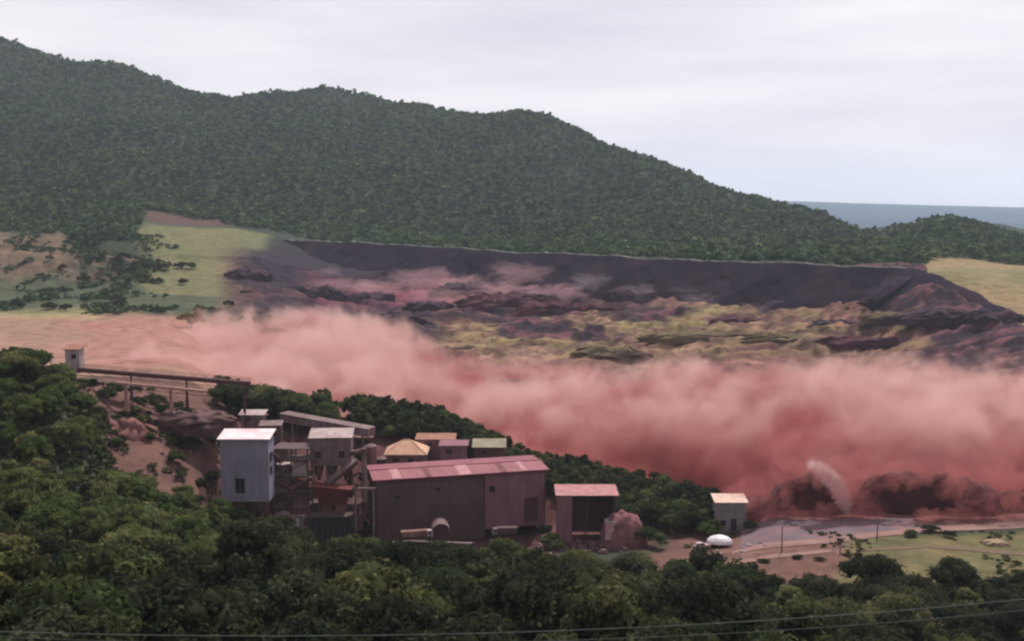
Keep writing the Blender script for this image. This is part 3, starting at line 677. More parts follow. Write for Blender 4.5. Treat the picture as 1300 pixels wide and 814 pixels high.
for (x0, x1, m_) in ((6.2, 9.4, 0), (18.5, 20.6, 1), (31, 35.5, 0), (47, 49.2, 1), (55, 57.1, 0)):
    pb = MB(); pb.poly([(x0, -ov - .03, zA + .14), (x1, -ov - .03, zA + .14), (x1, DP / 2 - .5, zM + .1), (x0, DP / 2 - .5, zM + .1)], .06); pb.build('roof_patch', [mat('faded_roof_sheet', lin(176, 128, 130), lin(156, 106, 112), .3), mat('rusted_roof_sheet', lin(112, 66, 66), lin(96, 54, 56), .3)][m_], rf)
MB().box(-ov, DP / 2 - .35, zM + .1, LW + ov, DP / 2 + .35, zM + .28).build('ridge_cap', ROOFP, rf)
MB().box(-ov, -ov - 0.25, HT - 0.55, LW + ov, -ov - 0.002, HT + .05).build('eave_gutter', mat('maroon_trim', lin(110, 46, 60), lin(88, 40, 52), 0.3), t)
windows(t, [(LW * 0.66, HT - 7.5, LW * 0.66 + 2.2, HT - 5.2, -0.33), (7, HT - 8, 9, HT - 6.3, -0.08), (22, HT - 6, 24, HT - 4.4, -0.08)])
o = MB().box(LW * .87, -0.42, 2.2, LW * .955, -0.33, 11.5).build('sliding_door', mat('door_sheet', lin(88, 54, 66), lin(74, 46, 58), .3), t)
MB().box(LW * .95, -0.5, 6, LW * .953, -0.425, 7).build('handle', GREY, o)
for x in (0.02, split - .3, LW - .5): MB().box(x, -0.42, -2, x + .3, -0.34, HT - .7).build('downpipe', STEEL, t)
# --- tall narrow pale bin building on legs
p = P(282, 668, 372); q = P(343, 668, 372); Wd = q.x - p.x
t = thing('tall_bin_house', 'tall narrow white building, bluish in its own shade, with a small white roof, left of the plant', 'building', p[:])
z0 = zrow(637, 372) - p.z; z1 = zrow(557, 372) - p.z
b = MB(); b.box(0, 0, z0, Wd, 9, z1); ribs_wall(b, 0.1, Wd, z0 + .1, z1 - .2, 0, 1.4, .06); b.build('wall', WSHADE, t)
b = MB(); b.poly([(-.8, -.9, z1 + .02), (Wd + .8, -.9, z1 + .02), (Wd + .8, 9.8, z1 + 1.5), (-.8, 9.8, z1 + 1.5)], 0.25)
for i in range(17): b.beam((-.6 + i * (Wd + 1.2) / 16, -.9, z1 + .06), (-.6 + i * (Wd + 1.2) / 16, 9.8, z1 + 1.54), .12)
b.build('roof', ROOFW, t)
windows(t, [(5.2, z0 + 3.2, 8.4, z0 + 8.4, -.06)]); windows(t, [(1.5, z0 + 9, 5, z0 + 12, Wd), (1.5, z0 + 13.5, 5, z0 + 17, Wd)], 'x')
for (x, y) in ((.2, .2), (Wd / 3, .2), (2 * Wd / 3, .2), (Wd - .7, .2), (.2, 8.3), (Wd / 3, 8.3), (2 * Wd / 3, 8.3), (Wd - .7, 8.3)): MB().box(x, y, -2, x + .5, y + .5, z0 - .002).build('leg', STEEL, t)
b = MB(); b.beam((.4, .3, 0), (Wd / 3, .3, z0), .2); b.beam((Wd - .5, .3, 0), (2 * Wd / 3, .3, z0), .2); b.build('brace', STEEL, t)
for k in range(2):
    b = MB(); b.tube((Wd * (.3 + .4 * k), 4.5, z0 - .002), (Wd * (.3 + .4 * k), 4.5, z0 - 4), 3.2, .8, 12); b.build('hopper', GREY, t)
# --- open steel tower with platforms
def tower(name, label, cat, px, row, D, Wd, Dp, levels, clad, rz=0.0, mats=(STEEL, GREY)):
    p = P(px, row, D); t = thing(name, label, cat, p[:], rz); n = 3; Ht = levels[-1]
    for i in range(n):
        for y in (0, Dp):
            x = Wd * i / (n - 1); MB().box(x - .25, y - .25, -3, x + .25, y + .25, Ht).build('column', mats[0], t)
    for L_ in levels:
        b = MB(); b.box(-.5, -.5, L_, Wd + .5, Dp + .5, L_ + .3); o = b.build('platform', mats[0], t)
        r = MB()
        for i in range(9): x = -.4 + (Wd + .8) * i / 8; r.beam((x, -.45, L_ + .3), (x, -.45, L_ + 1.4), .08)
        r.beam((-.4, -.45, L_ + 1.4), (Wd + .4, -.45, L_ + 1.4), .09); r.beam((-.4, -.45, L_ + .85), (Wd + .4, -.45, L_ + .85), .07); r.build('railing', PALE, o)
    for i in range(len(levels) - 1):
        b = MB(); a, c = levels[i], levels[i + 1]; x0 = 0 if i % 2 else Wd; b.beam((x0, -.1, a), (Wd - x0, -.1, c), .18); b.build('brace', mats[0], t)
    st = MB()
    for i in range(len(levels) - 1):
        a, c = levels[i] + .3, levels[i + 1] + .3; st.beam((1, -1.2, a), (Wd * .6, -1.2, c), .25, .12); st.beam((1, -2.0, a), (Wd * .6, -2.0, c), .25, .12)
        for k in range(9): f = k / 8; st.box(1 + (Wd * .6 - 1) * f - .15, -2.0, a + (c - a) * f - .05, 1 + (Wd * .6 - 1) * f + .15, -1.2, a + (c - a) * f)
    st.build('stair', mats[1], t)
    for (x0, y0, z0_, x1, y1, z1_, m_) in clad: MB().box(x0, y0, z0_, x1, y1, z1_).build('cladding_panel', m_, t)
    return t, p
t, p = tower('screening_tower', 'open steel tower of platforms and stairs right of the tall pale building', 'tower', 351, 684, 386, 12, 9, [5, 11, 17, 23, 29, 33.5],
   [(.4, .3, 17.31, 5.6, .5, 22.9, GREY), (6.4, .3, 23.31, 11.6, .5, 28.9, PALE), (.4, .3, 29.31, 5, .5, 33.4, GREY), (6.4, .35, 11.31, 11.6, .55, 16.9, CONC)])
for (x, z, r) in ((3.2, 12.5, 1.7), (8.8, 18.7, 1.9), (3.0, 24.8, 1.6)):
    b = MB(); b.tube((x - 2.2, 4, z), (x + 2.2, 4, z + .8), r, r, 12); b.build('drum', CONC, t)
p = P(396, 684, 390); t = thing('screen_house', 'grey box shaped screen house raised on legs in the middle of the plant', 'building', p[:], R(4))
z0, z1 = zrow(592, 390) - p.z, zrow(556, 390) - p.z
b = MB(); b.box(0, 0, z0, 15, 9, z1); ribs_wall(b, .1, 15, z0 + .1, z1 - .1, 0, 1.1, .06); b.build('wall', GREY, t)
b = MB(); b.poly([(-.6, -.6, z1 + .02), (15.6, -.6, z1 + .02), (15.6, 9.6, z1 + 1.6), (-.6, 9.6, z1 + 1.6)], .2); b.build('roof', PALE, t)
windows(t, [(2, z0 + 3, 4, z0 + 5.5, -.06), (10.5, z0 + 3, 12.5, z0 + 5.5, -.06)])
for x in (.3, 7.3, 14.3):
    for y in (.3, 8.3): MB().box(x, y, -3, x + .45, y + .45, z0 - .002).build('leg', STEEL, t)
for k in range(3):
    b = MB(); b.tube((2.6 + 5 * k, 4.5, z0 - .01), (2.6 + 5 * k, 4.5, z0 - 6.5), 2.3, .6, 10); b.build('hopper', [CONC, GREY, STEEL][k], t)
for z in (6, 13): MB().box(-.3, -.3, z, 15.3, 9.3, z + .3).build('platform', STEEL, t)
p = P(396, 684, 380.5); t = thing('feed_hopper', 'red painted hopper on legs below the grey screen house', 'hopper', p[:])
z1, z0 = zrow(617, 380.5) - p.z, zrow(641, 380.5) - p.z
b = MB(); k = len(b.v)
b.v += [(0, 0, z1), (14.5, 0, z1 - 1.5), (14.5, 6, z1 - 1.5), (0, 6, z1), (3, 1, z0), (12, 1, z0), (12, 5, z0), (3, 5, z0)]; b.f += [(0, 4, 5, 1), (1, 5, 6, 2), (2, 6, 7, 3), (3, 7, 4, 0), (7, 6, 5, 4), (0, 1, 2, 3)]
b.build('bin', REDP, t); b = MB()
for i in range(7): x = .6 + i * 2.2; b.beam((x, -.1, z1 - .4 - .1 * x), (3 + 9 * i / 6, .9, z0), .25)
b.build('stiffener', REDP, t)
for (x, y) in ((2.5, 1), (12, 1), (2.5, 5), (12, 5)): MB().box(x, y, -2, x + .4, y + .4, z0 + 1).build('leg', STEEL, t)
p = P(393, 686, 376); t = thing('loading_bin', 'low dark green steel bin in front of the red hopper', 'bin', p[:], R(3))
MB().box(0, 0, -1, 15, 6, 8.2).build('body', DGRN, t); b = MB()
for i in range(8): b.box(.2 + i * 2.05, -.25, 0, .55 + i * 2.05, -.002, 8); 
b.box(-.2, -.35, 8.202, 15.2, 6.2, 8.6); b.build('rim', STEEL, t)
def portal(px, row, D, W_, H_, label):
    p = P(px, row, D); t = thing('portal_frame', label, 'steel frame', p[:])
    for x in (0, W_): MB().box(x - .35, -.35, -2, x + .35, .35, H_).build('post', GREY, t)
    MB().box(-.8, -.45, H_ + .002, W_ + .8, .45, H_ + .8).build('beam', GREY, t)
    b = MB(); b.beam((0, 0, H_ * .55), (W_, 0, H_), .2); b.beam((0, 0, H_ * .5), (W_, 0, H_ * .5), .3); b.build('brace', STEEL, t)
portal(452, 682, 380, 6.5, zrow(622, 380) - P(452, 682, 380).z, 'pale steel portal frame at the left end of the long shed')
portal(352, 690, 375, 9, 9.5, 'low steel portal frame at the foot of the open steel tower')
# conveyors
def conveyor(name, label, A, B, W_, Hb, posts, m_, roofm=None, group=None):
    A, B = Vector(A), Vector(B); t = thing(name, label, 'conveyor', A[:], 0, group); d = B - A
    b = MB(); b.beam((0, 0, 0), d, W_, Hb); b.build('gallery' if roofm else 'deck', m_, t)
    if roofm: MB().beam((0, 0, Hb / 2 + .16), d + Vector((0, 0, Hb / 2 + .16)), W_ + .8, .3).build('roof', roofm, t)
    else:
        b = MB(); n = int(d.length / 4)
        for sgn in (-1, 1):
            off = Vector((0, sgn * W_ / 2, 0)); 
            b.beam(off + Vector((0, 0, Hb / 2 + 1.1)), off + d + Vector((0, 0, Hb / 2 + 1.1)), .12)
            for i in range(n + 1): q = off + d * (i / n) + Vector((0, 0, Hb / 2)); b.beam(q, q + Vector((0, 0, 1.1)), .09)
        b.build('railing', m_, t)
        b = MB(); n = int(d.length / 3)
        for i in range(n): b.beam(d * (i / n) + Vector((0, 0, -Hb / 2)), d * ((i + 1) / n) + Vector((0, 0, -Hb / 2 - (1.4 if i % 2 else 0) )), .14)
        b.beam((0, 0, -Hb / 2 - 1.4), d + Vector((0, 0, -Hb / 2 - 1.4)), .2); b.build('truss', STEEL, t)
    for f in posts:
        q = A + d * f; zz = gz(q.x, q.y) - 1.0; b = MB()
        for s_ in (-1, 1): b.beam((d.x * f - s_ * .9, d.y * f + s_ * W_ * .4, zz - A.z), (d.x * f - s_ * .3, d.y * f + s_ * W_ * .35, d.z * f - Hb / 2), .55)
        b.beam((d.x * f - .8, d.y * f, (zz - A.z + d.z * f) / 2), (d.x * f + .8, d.y * f, (zz - A.z + d.z * f) / 2), .3)
        b.build('trestle', m_, t)
    return t
RUST = mat('rust_brown_steel', lin(84, 50, 48), lin(66, 40, 40), .5)
conveyor('conveyor_bridge', 'long rust brown conveyor bridge on trestles crossing from the left wood', P(98, 469, 402), P(318, 487, 420), 3.2, 1.5, (.3, .62, .96), RUST)
conveyor('conveyor_bridge', 'lower and shorter pale conveyor beam beneath the long brown bridge', P(148, 486, 398), P(262, 497, 402), 1.6, .8, (.1, .6), mat('pale_beam', lin(166, 128, 116), lin(140, 104, 96), .4))
conveyor('conveyor_gallery', 'covered grey conveyor gallery sloping down to the right behind the plant', P(360, 529, 425), P(472, 549, 408), 5.0, 3.0, (.1, .5, .9), GREY, GREY)
conveyor('conveyor_gallery', 'steep short conveyor climbing to the open steel tower', P(300, 600, 398), P(356, 566, 396), 2.4, 1.8, (.15, .6), STEEL, CONC)
conveyor('conveyor_gallery', 'conveyor running down from the screen house to the red hopper', P(452, 586, 392), P(414, 616, 384), 2.2, 1.6, (.2,), RUST, GREY)
# ducts, chutes, stacks and tanks that fill the plant
def tank(label, px, row, rowt, D, rad, m_, cone=False):
    p = P(px, row, D); H_ = zrow(rowt, D) - p.z; t = thing('storage_tank', label, 'tank', p[:]); MB().tube((0, 0, -1), (0, 0, H_), rad, rad, 18).build('shell', m_, t)
    MB().tube((0, 0, H_ + .002), (0, 0, H_ + rad * .45), rad * 1.03, .25, 18).build('lid', GREY, t)
    b = MB()
    for i in range(int(H_ / .8)): b.box(-.3, -rad - .25, .3 + i * .8, .3, -rad - .15, .42 + i * .8)
    b.beam((-.3, -rad - .2, 0), (-.3, -rad - .2, H_ + .6), .1); b.beam((.3, -rad - .2, 0), (.3, -rad - .2, H_ + .6), .1); b.build('ladder', STEEL, t)
    for z in (H_ * .33, H_ * .66): MB().tube((0, 0, z), (0, 0, z + .2), rad + .08, rad + .08, 18).build('hoop', STEEL, t)
tank('stained upright tank at the foot of the open steel tower', 360, 690, 652, 378, 2.3, CONC); tank('pale narrow upright tank right of the stained one', 377, 690, 656, 376, 1.7, PALE)
tank('brown upright tank behind the long shed beside the covered gallery', 470, 604, 566, 412, 2.6, CONC); tank('short rusty tank left of the pavilion', 484, 604, 582, 415, 2.2, RUST)
def pipe(label, pts, rad, m_):
    P3 = [P(*q) for q in pts]; o = P3[0]; t = thing('duct', label, 'duct', o[:])
    for a, c in zip(P3[:-1], P3[1:]): MB().tube(a - o, c - o, rad, rad, 10).build('pipe', m_, t)
    for a in P3: MB().tube(a - o - Vector((0, 0, rad * .9)), a - o + Vector((0, 0, rad * .9)), rad * 1.25, rad * 1.25, 10).build('joint', STEEL, t)
pipe('thick grey duct bending down between the screen house and the long shed', [(448, 575, 386), (462, 572, 386), (464, 640, 386)], .9, GREY)
pipe('rusty duct running along the front of the open steel tower', [(350, 612, 381), (372, 622, 381), (394, 608, 381)], .7, RUST)
pipe('brown duct between the tall pale building and the steel tower', [(344, 575, 379), (356, 585, 384)], .8, RUST)
pipe('pale pipe on the ground before the long shed', [(478, 690, 374), (520, 687, 374), (600, 690, 374)], .35, PALE)
conveyor('conveyor_gallery', 'rust brown conveyor rising from the yard to the top of the open steel tower', P(300, 640, 384), P(352, 590, 388), 2.4, 1.4, (.3, .8), RUST)
conveyor('conveyor_gallery', 'brown conveyor climbing from behind the pavilion to the screen house', P(478, 600, 420), P(440, 562, 404), 2.4, 1.8, (.4,), RUST, CONC)
for k, (px, row, D, W_, H_, m_, lab) in enumerate(((352, 606, 402, 7, 5, CONC, 'stained plant cabin behind the open steel tower'), (438, 660, 384, 6, 6, CONC, 'stained cabin between the loading bin and the portal frame'), (330, 560, 405, 8, 6, STEEL, 'rusty machine house behind the tall pale building'), (450, 572, 412, 7, 5, STEEL, 'rusty machine house under the covered gallery'))):
    p = P(px, row, D); t = thing('plant_cabin', lab, 'cabin', p[:], R(6 * k - 8)); MB().box(0, 0, -4, W_, 5, H_).build('wall', m_, t); b = MB(); b.poly([(-.4, -.5, H_ + .02), (W_ + .4, -.5, H_ + .02), (W_ + .4, 5.4, H_ + .9), (-.4, 5.4, H_ + .9)], .15); b.build('roof', [PALE, RUST, GREY, CONC][k], t)
    windows(t, [(1, H_ - 2.6, 2.6, H_ - 1.2, -.03)]); MB().box(W_ * .6, -.06, H_ - 4.2, W_ * .6 + 1.4, -.003, H_ - 1.6).build('door', DARK, t)
# --- hip roofed pavilion and small buildings behind the long shed
def house(name, label, px0, px1, rowe, rowt, rowb, D, Dp, wallm, roofm, kind='flat', cat='building', rz=0.0, op=False):
    p = P(px0, rowb, D); W_ = P(px1, rowb, D).x - p.x; ze = zrow(rowe, D) - p.z
    t = thing(name, label, cat, p[:], rz)
    if op:
        for x in (0, W_ / 2 - .2, W_ - .4):
            for y in (0, Dp - .4): MB().box(x, y, -2, x + .4, y + .4, ze).build('post', wallm, t)
        MB().box(.4, Dp - .8, -1, W_ - .4, Dp - .5, ze * .8).build('back_wall', wallm, t)
    else: MB().box(0, 0, -3, W_, Dp, ze - .02).build('wall', wallm, t)
    b = MB(); o_ = .9
    if kind == 'hip':
        zr = (zrow(rowt, D + Dp / 2) - p.z); k = [(-o_, -o_, ze), (W_ + o_, -o_, ze), (W_ + o_, Dp + o_, ze), (-o_, Dp + o_, ze), (W_ * .42, Dp / 2, zr), (W_ * .58, Dp / 2, zr)]
        b.v += k; b.f += [(0, 1, 5, 4), (1, 2, 5), (2, 3, 4, 5), (3, 0, 4), (3, 2, 1, 0)]
        b.beam(k[0], k[4], .3); b.beam(k[1], k[5], .3); b.beam(k[4], k[5], .35)
    else:
        zr = max(ze + .5, zrow(rowt, D + Dp) - p.z)
        b.poly([(-o_, -o_, ze + .2), (W_ + o_, -o_, ze + .2), (W_ + o_, Dp + o_, zr + .2), (-o_, Dp + o_, zr + .2)], .22)
        n = int(W_ / 1.2)
        for i in range(n + 1): x = -o_ + .2 + i * (W_ + 2 * o_ - .4) / n; b.beam((x, -o_, ze + .24), (x, Dp + o_, zr + .24), .12)
    b.build('roof', roofm, t)
    return t, W_, ze
t, W_, ze = house('pavilion', 'small pavilion with a pale sunlit hipped roof behind the long shed', 490, 540, 577, 558, 606, 425, 13, CONC, YEL, 'hip'); windows(t, [(3, ze - 3.2, 5, ze - 1.5, -.06), (9, ze - 3.2, 11, ze - 1.5, -.06)])
t, W_, ze = house('low_building', 'low ochre roofed building right behind the hip roofed pavilion', 530, 576, 558, 551, 600, 440, 8, WALLP, OCH); windows(t, [(4, ze - 3, 6, ze - 1.4, -.06)])
t, W_, ze = house('low_building', 'mauve walled block between the pavilion and the pale green roof', 560, 592, 566, 560, 604, 428, 7, WALLP, WALLP); windows(t, [(2, ze - 3.2, 4.4, ze - 1.4, -.06)])
t, W_, ze = house('low_building', 'low building with a pale green roof behind the right end of the long shed', 602, 640, 568, 558, 600, 428, 9, mat('brown_wall', lin(96, 62, 58), lin(80, 52, 50), .3), GRN); windows(t, [(3, ze - 3, 5, ze - 1.4, -.06)])
t, W_, ze = house('small_hut', 'small hut with a pale roof half hidden by trees above the tall pale building', 306, 334, 527, 521, 545, 418, 5, GREY, PALE); windows(t, [(2, ze - 2.4, 4, ze - 1, -.06)])
t, W_, ze = house('small_hut', 'pale little house with a dark window at the left end of the conveyor bridge', 83, 101, 444, 438, 464, 402, 5, PALE, OCH); windows(t, [(2.6, ze - 3.4, 4.2, ze - 1.8, -.06)])
t, W_, ze = house('open_shed', 'open fronted shed with a pale pink roof right of the long shed', 708, 782, 629, 617, 684, 384, 12, mat('shed_wall', lin(84, 56, 62), lin(68, 46, 52), .3), mat('pale_pink_roof', lin(176, 124, 124), lin(146, 98, 100), .3), op=True, cat='shed')
MB().box(-.3, -.2, -1, 5.2, -.0, ze - .05).build('side_cladding', WALLP, t); MB().box(W_ - .25, .42, -1, W_ - .05, 11.4, ze - .05).build('end_wall', WALLP, t)
t, W_, ze = house('gatehouse', 'small pale roofed building beside the road at the right end of the tree belt', 909, 946, 638, 628, 677, 396, 7, mat('pale_grey_wall', lin(128, 120, 118), lin(104, 96, 98), .3), mat('pale_peach_roof', lin(214, 184, 168), lin(190, 158, 146), .3)); windows(t, [(5.5, 1, 7.6, 5.6, -.06), (1.5, 3, 3.4, 5, -.06)])
# --- small loose things
def lump(name, label, cat, x, y, z, rx, ry, h, seed, m_, group=None, jag=0.35, rz=0.0, n=40, kind=None):
    r = np.random.default_rng(seed); V = []; Fc = []; rings = 14
    for j in range(rings + 1):
        u = j / rings
        for i in range(n):
            a = 2 * math.pi * i / n; rr = math.cos(u * math.pi / 2) ** 0.75
            k = 1 + jag * float(fbm(math.cos(a) * 3 + seed, math.sin(a) * 3 + u * 2.5, 1.3, 5, seed % 7, .65))
            px_, py_ = math.cos(a) * rx * rr * k, math.sin(a) * ry * rr * k
            V.append((px_, py_, h * math.sin(u * math.pi / 2) * (1 + jag * float(fbm(px_, py_, max(rx, ry) * .45, 5, seed % 5, .65))) - (2.5 if j == 0 else 0)))
    for j in range(rings):
        for i in range(n): Fc.append((j * n + i, j * n + (i + 1) % n, (j + 1) * n + (i + 1) % n, (j + 1) * n + i))
    Fc.append(tuple(rings * n + i for i in range(n)))
    me = bpy.data.meshes.new(name); me.from_pydata(V, [], Fc); me.materials.append(m_)
    for pq in me.polygons: pq.use_smooth = True
    o = link(name, me, None, (x, y, z), (0, 0, rz)); tag(o, label, cat, group, kind); return o
p = P(791, 690, 383); lump('soil_heap', 'slumped pink soil heap against the right end of the open shed', 'soil heap', p.x, p.y, p.z, 8.2, 6, 11.5, 4, SOIL, jag=.22)
p = P(150, 575, 385); lump('soil_heap', 'broad reddish spoil mound below the conveyor bridge', 'soil heap', p.x, p.y, p.z, 15, 10, 12, 5, mat('brown_spoil', lin(128, 84, 80), lin(104, 66, 64), .3, bump=1.0), jag=.5)
p = P(250, 540, 398); lump('soil_heap', 'dark spoil mound right of the broad reddish one', 'soil heap', p.x, p.y, p.z, 14, 9, 5, 9, mat('dark_spoil', lin(98, 68, 66), lin(62, 42, 46), .3, bump=1.0), jag=.6)
p = P(778, 686, 379)
t = thing('storage_tank', 'pale square tank standing before the open shed', 'tank', p[:]); MB().box(-2.6, 0, 0, 2.2, 4, 6.4).build('body', mat('pale_tank', lin(190, 150, 152), lin(160, 120, 124), .4), t); MB().box(-2.8, -.2, 6.402, 2.4, 4.2, 6.8).build('lid', PALE, t); MB().tube((-1, 1, 6.8), (-1, 1, 7.8), .5).build('inlet', GREY, t)
def vault(px0, px1, row, D, H_, label, m_):
    p = P((px0 + px1) / 2, row, D); W_ = (px1 - px0) / F * D; t = thing('arched_shelter', label, 'shelter', p[:], R(8)); b = MB(); n = 12
    for i in range(n):
        a, c = math.pi * i / n, math.pi * (i + 1) / n
        q = [(-W_ / 2 * math.cos(k) , y, H_ * math.sin(k)) for y in (0, 8) for k in (a, c)]
        k0 = len(b.v); b.v += [q[0], q[1], q[3], q[2]] + [(v[0] * .96, v[1], v[2] * .94) for v in (q[0], q[1], q[3], q[2])]
        b.f += [(k0, k0+1, k0+2, k0+3), (k0+7, k0+6, k0+5, k0+4), (k0, k0+4, k0+5, k0+1), (k0+2, k0+6, k0+7, k0+3)]
    b.build('canopy', m_, t); b = MB()
    for x in (-W_ / 2 + .2, W_ / 2 - .2): b.box(x - .12, .1, -1, x + .12, .35, .3); b.box(x - .12, 7.6, -1, x + .12, 7.85, .3)
    b.build('footing', STEEL, t)
vault(548, 572, 676, 376, 3.2, 'grey arched shelter before the dark wall of the long shed', GREY)
def truck(name, label, px, row, D, rz, cabm, bodym, L_=8.0):
    p = P(px, row, D); t = thing(name, label, 'truck', (p.x, p.y, p.z), rz)
    MB().box(-L_ / 2, -1.2, .9, L_ / 2 - 2.3, 1.2, 1.15).build('chassis', STEEL, t)
    b = MB(); k = [(-L_/2, 1.25), (L_/2 - 2.5, 1.25), (L_/2 - 2.2, 3.2), (-L_/2 - .4, 3.0)]
    b.v += [(x, -1.25, z) for x, z in k] + [(x, 1.25, z) for x, z in k]; b.f += [(0,1,2,3), (7,6,5,4), (0,4,5,1), (1,5,6,2), (2,6,7,3), (3,7,4,0)]; b.build('load_bed', bodym, t)
    b = MB(); k = [(L_/2 - 2.1, .7), (L_/2, .7), (L_/2, 1.8), (L_/2 - .5, 3.0), (L_/2 - 2.1, 3.0)]
    b.v += [(x, -1.15, z) for x, z in k] + [(x, 1.15, z) for x, z in k]; b.f += [(0,1,2,3,4), (9,8,7,6,5), (0,5,6,1), (1,6,7,2), (2,7,8,3), (3,8,9,4), (4,9,5,0)]; cb = b.build('cab', cabm, t)
    MB().box(L_/2 - 1.6, -1.2, 1.9, L_/2 - .6, 1.2, 2.7).build('window', GLASS, cb)
    for x in (-L_/2 + 1, -L_/2 + 2.4, L_/2 - 1.3):
        for y in (-1.15, .85): MB().tube((x, y, .55), (x, y + .3, .55), .55, .55, 14).build('wheel', DARK, t)
    return t
truck('dump_truck', 'pale dump truck parked before the left half of the long shed', 530, 684, 373, R(10), PALE, CONC, 11)
truck('dump_truck', 'dusty mauve dump truck in the yard before the mauve bay of the long shed', 640, 680, 380, R(190), GREY, STEEL, 9)
def car(label, px, row, D, rz, m_, s=1.0):
    p = P(px, row, D); t = thing('parked_car', label, 'car', (p.x, p.y, p.z), rz); t.scale = (s, s, s)
    prof = [(-2.2, .35), (2.2, .35), (2.25, .85), (1.1, 1.0), (-2.15, 1.0)]; cabp = [(-1.9, 1.0), (1.0, 1.0), (.35, 1.62), (-1.5, 1.66)]
    for nm, pr, hw, mm in (('body', prof, .9, m_), ('cabin', cabp, .8, m_)):
        b = MB(); n = len(pr); b.v += [(x, -hw, z) for x, z in pr] + [(x, hw, z) for x, z in pr]
        b.f += [tuple(range(n)), tuple(range(2 * n - 1, n - 1, -1))] + [(i, n + i, n + (i + 1) % n, (i + 1) % n) for i in range(n)]; o = b.build(nm, mm, t)
    for y in (-.815, .803): MB().box(-1.5, y, 1.08, .5, y + .012, 1.5).build('window', GLASS, t)
    for x in (-1.35, 1.4):
        for y in (-.95, .7): MB().tube((x, y, .34), (x, y + .25, .34), .34, .34, 14).build('wheel', DARK, t)
p = P(913, 697, 376)
t = thing('domed_tent', 'small white domed canopy near the left end of the road', 'canopy', (p.x, p.y, gz(p.x, p.y)))
b = MB(); n = 14; Rr = 4.7
for j in range(4):
    u = j / 4
    for i in range(n): b.v.append((Rr * math.cos(u * 1.57) * math.cos(6.283 * i / n), Rr * .7 * math.cos(u * 1.57) * math.sin(6.283 * i / n), 1.7 + 2.6 * math.sin(u * 1.57)))
b.v.append((0, 0, 4.5))
for j in range(3):
    for i in range(n): b.f.append((j * n + i, j * n + (i + 1) % n, (j + 1) * n + (i + 1) % n, (j + 1) * n + i))
for i in range(n): b.f.append((3 * n + i, 3 * n + (i + 1) % n, 4 * n))
b.build('cover', WHITE, t)
for (x, y) in ((-4, -2.6), (4, -2.6), (-4, 2.6), (4, 2.6)): MB().tube((x, y, -.5), (x, y, 2), .14).build('leg', PALE, t)
car('pale car parked left of the white domed canopy', 890, 696, 372, R(20), PALE, 1.3)
car('small dark car standing at the foot of the left lamp post', 1001, 713, 359, R(-8), DARK, 1.25)
car('dark car parked beside the right lamp post', 1130, 699, 372, R(-25), DARK, 1.5)
# lamp posts
def lamp(label, px, row, rowt, D):
    p = P(px, row, D); H_ = zrow(rowt, D) - p.z; t = thing('lamp_post', label, 'lamp post', (p.x, p.y, p.z), 0, None)
    MB().tube((0, 0, -.5), (0, 0, H_), .26, .16).build('pole', STEEL, t); MB().beam((0, 0, H_ - .1), (1.8, -.3, H_ + .25), .16).build('arm', STEEL, t)
    MB().box(1.5, -.55, H_ + .1, 2.6, -.05, H_ + .38).build('lamp_head', GREY, t); MB().box(-.4, -.4, -.5, .4, .4, .3).build('base', CONC, t)
lamp('tall lamp post at the left, in the brown soil below the road', 992, 713, 667, 360); lamp('lamp post at the right, where the road meets the green field', 1113, 697, 666, 373)
lamp('short lamp post between the other two, beside the brown soil', 1066, 714, 694, 358)
# road and tracks: strips laid on the ground
def strip(name, pts, m_, z=0.05, n=60):
    """pts: (px, D, halfwidth along D)"""
    b = MB(); P0 = np.array(pts, float); tt = np.linspace(0, 1, n); u = np.linspace(0, 1, len(P0))
    a, d, hw = (np.interp(tt, u, P0[:, k]) for k in range(3))
    for i in range(n):
        for k in range(5):
            dd_ = d[i] + hw[i] * (k / 2 - 1) + float(fbm(i * .7, k * .7, 3, 2, 4.4)) * 0.8; x, y = XY(a[i], dd_, 690); b.v.append((x, y, gz(x, y) + z))
    for i in range(n - 1):
        for k in range(4): q = i * 5 + k; b.f.append((q, q + 5, q + 6, q + 1))
    o = b.build(name, m_, smooth=True); tag(o, kind='structure'); return o
strip('paved_yard', [(940, 384, 14), (1000, 383, 15), (1060, 384, 15), (1110, 389, 11), (1160, 394, 6)], ROADM, .12)
strip('dirt_road', [(930, 366, 2.5), (985, 368, 3), (1060, 373, 3), (1110, 379, 3), (1180, 386, 3.5), (1300, 392, 4), (1500, 398, 4)], TRACKM, .2)
strip('dirt_track', [(860, 352, 2), (930, 350, 2.5), (985, 356, 2), (1060, 362, 1.6)], TRACKM, .16)
strip('field_track', [(1090, 362, 1.2), (1180, 366, 1.4), (1260, 360, 1.6), (1400, 352, 1.6)], mat('dark_track', lin(104, 82, 60), lin(86, 68, 54), .2), .16)
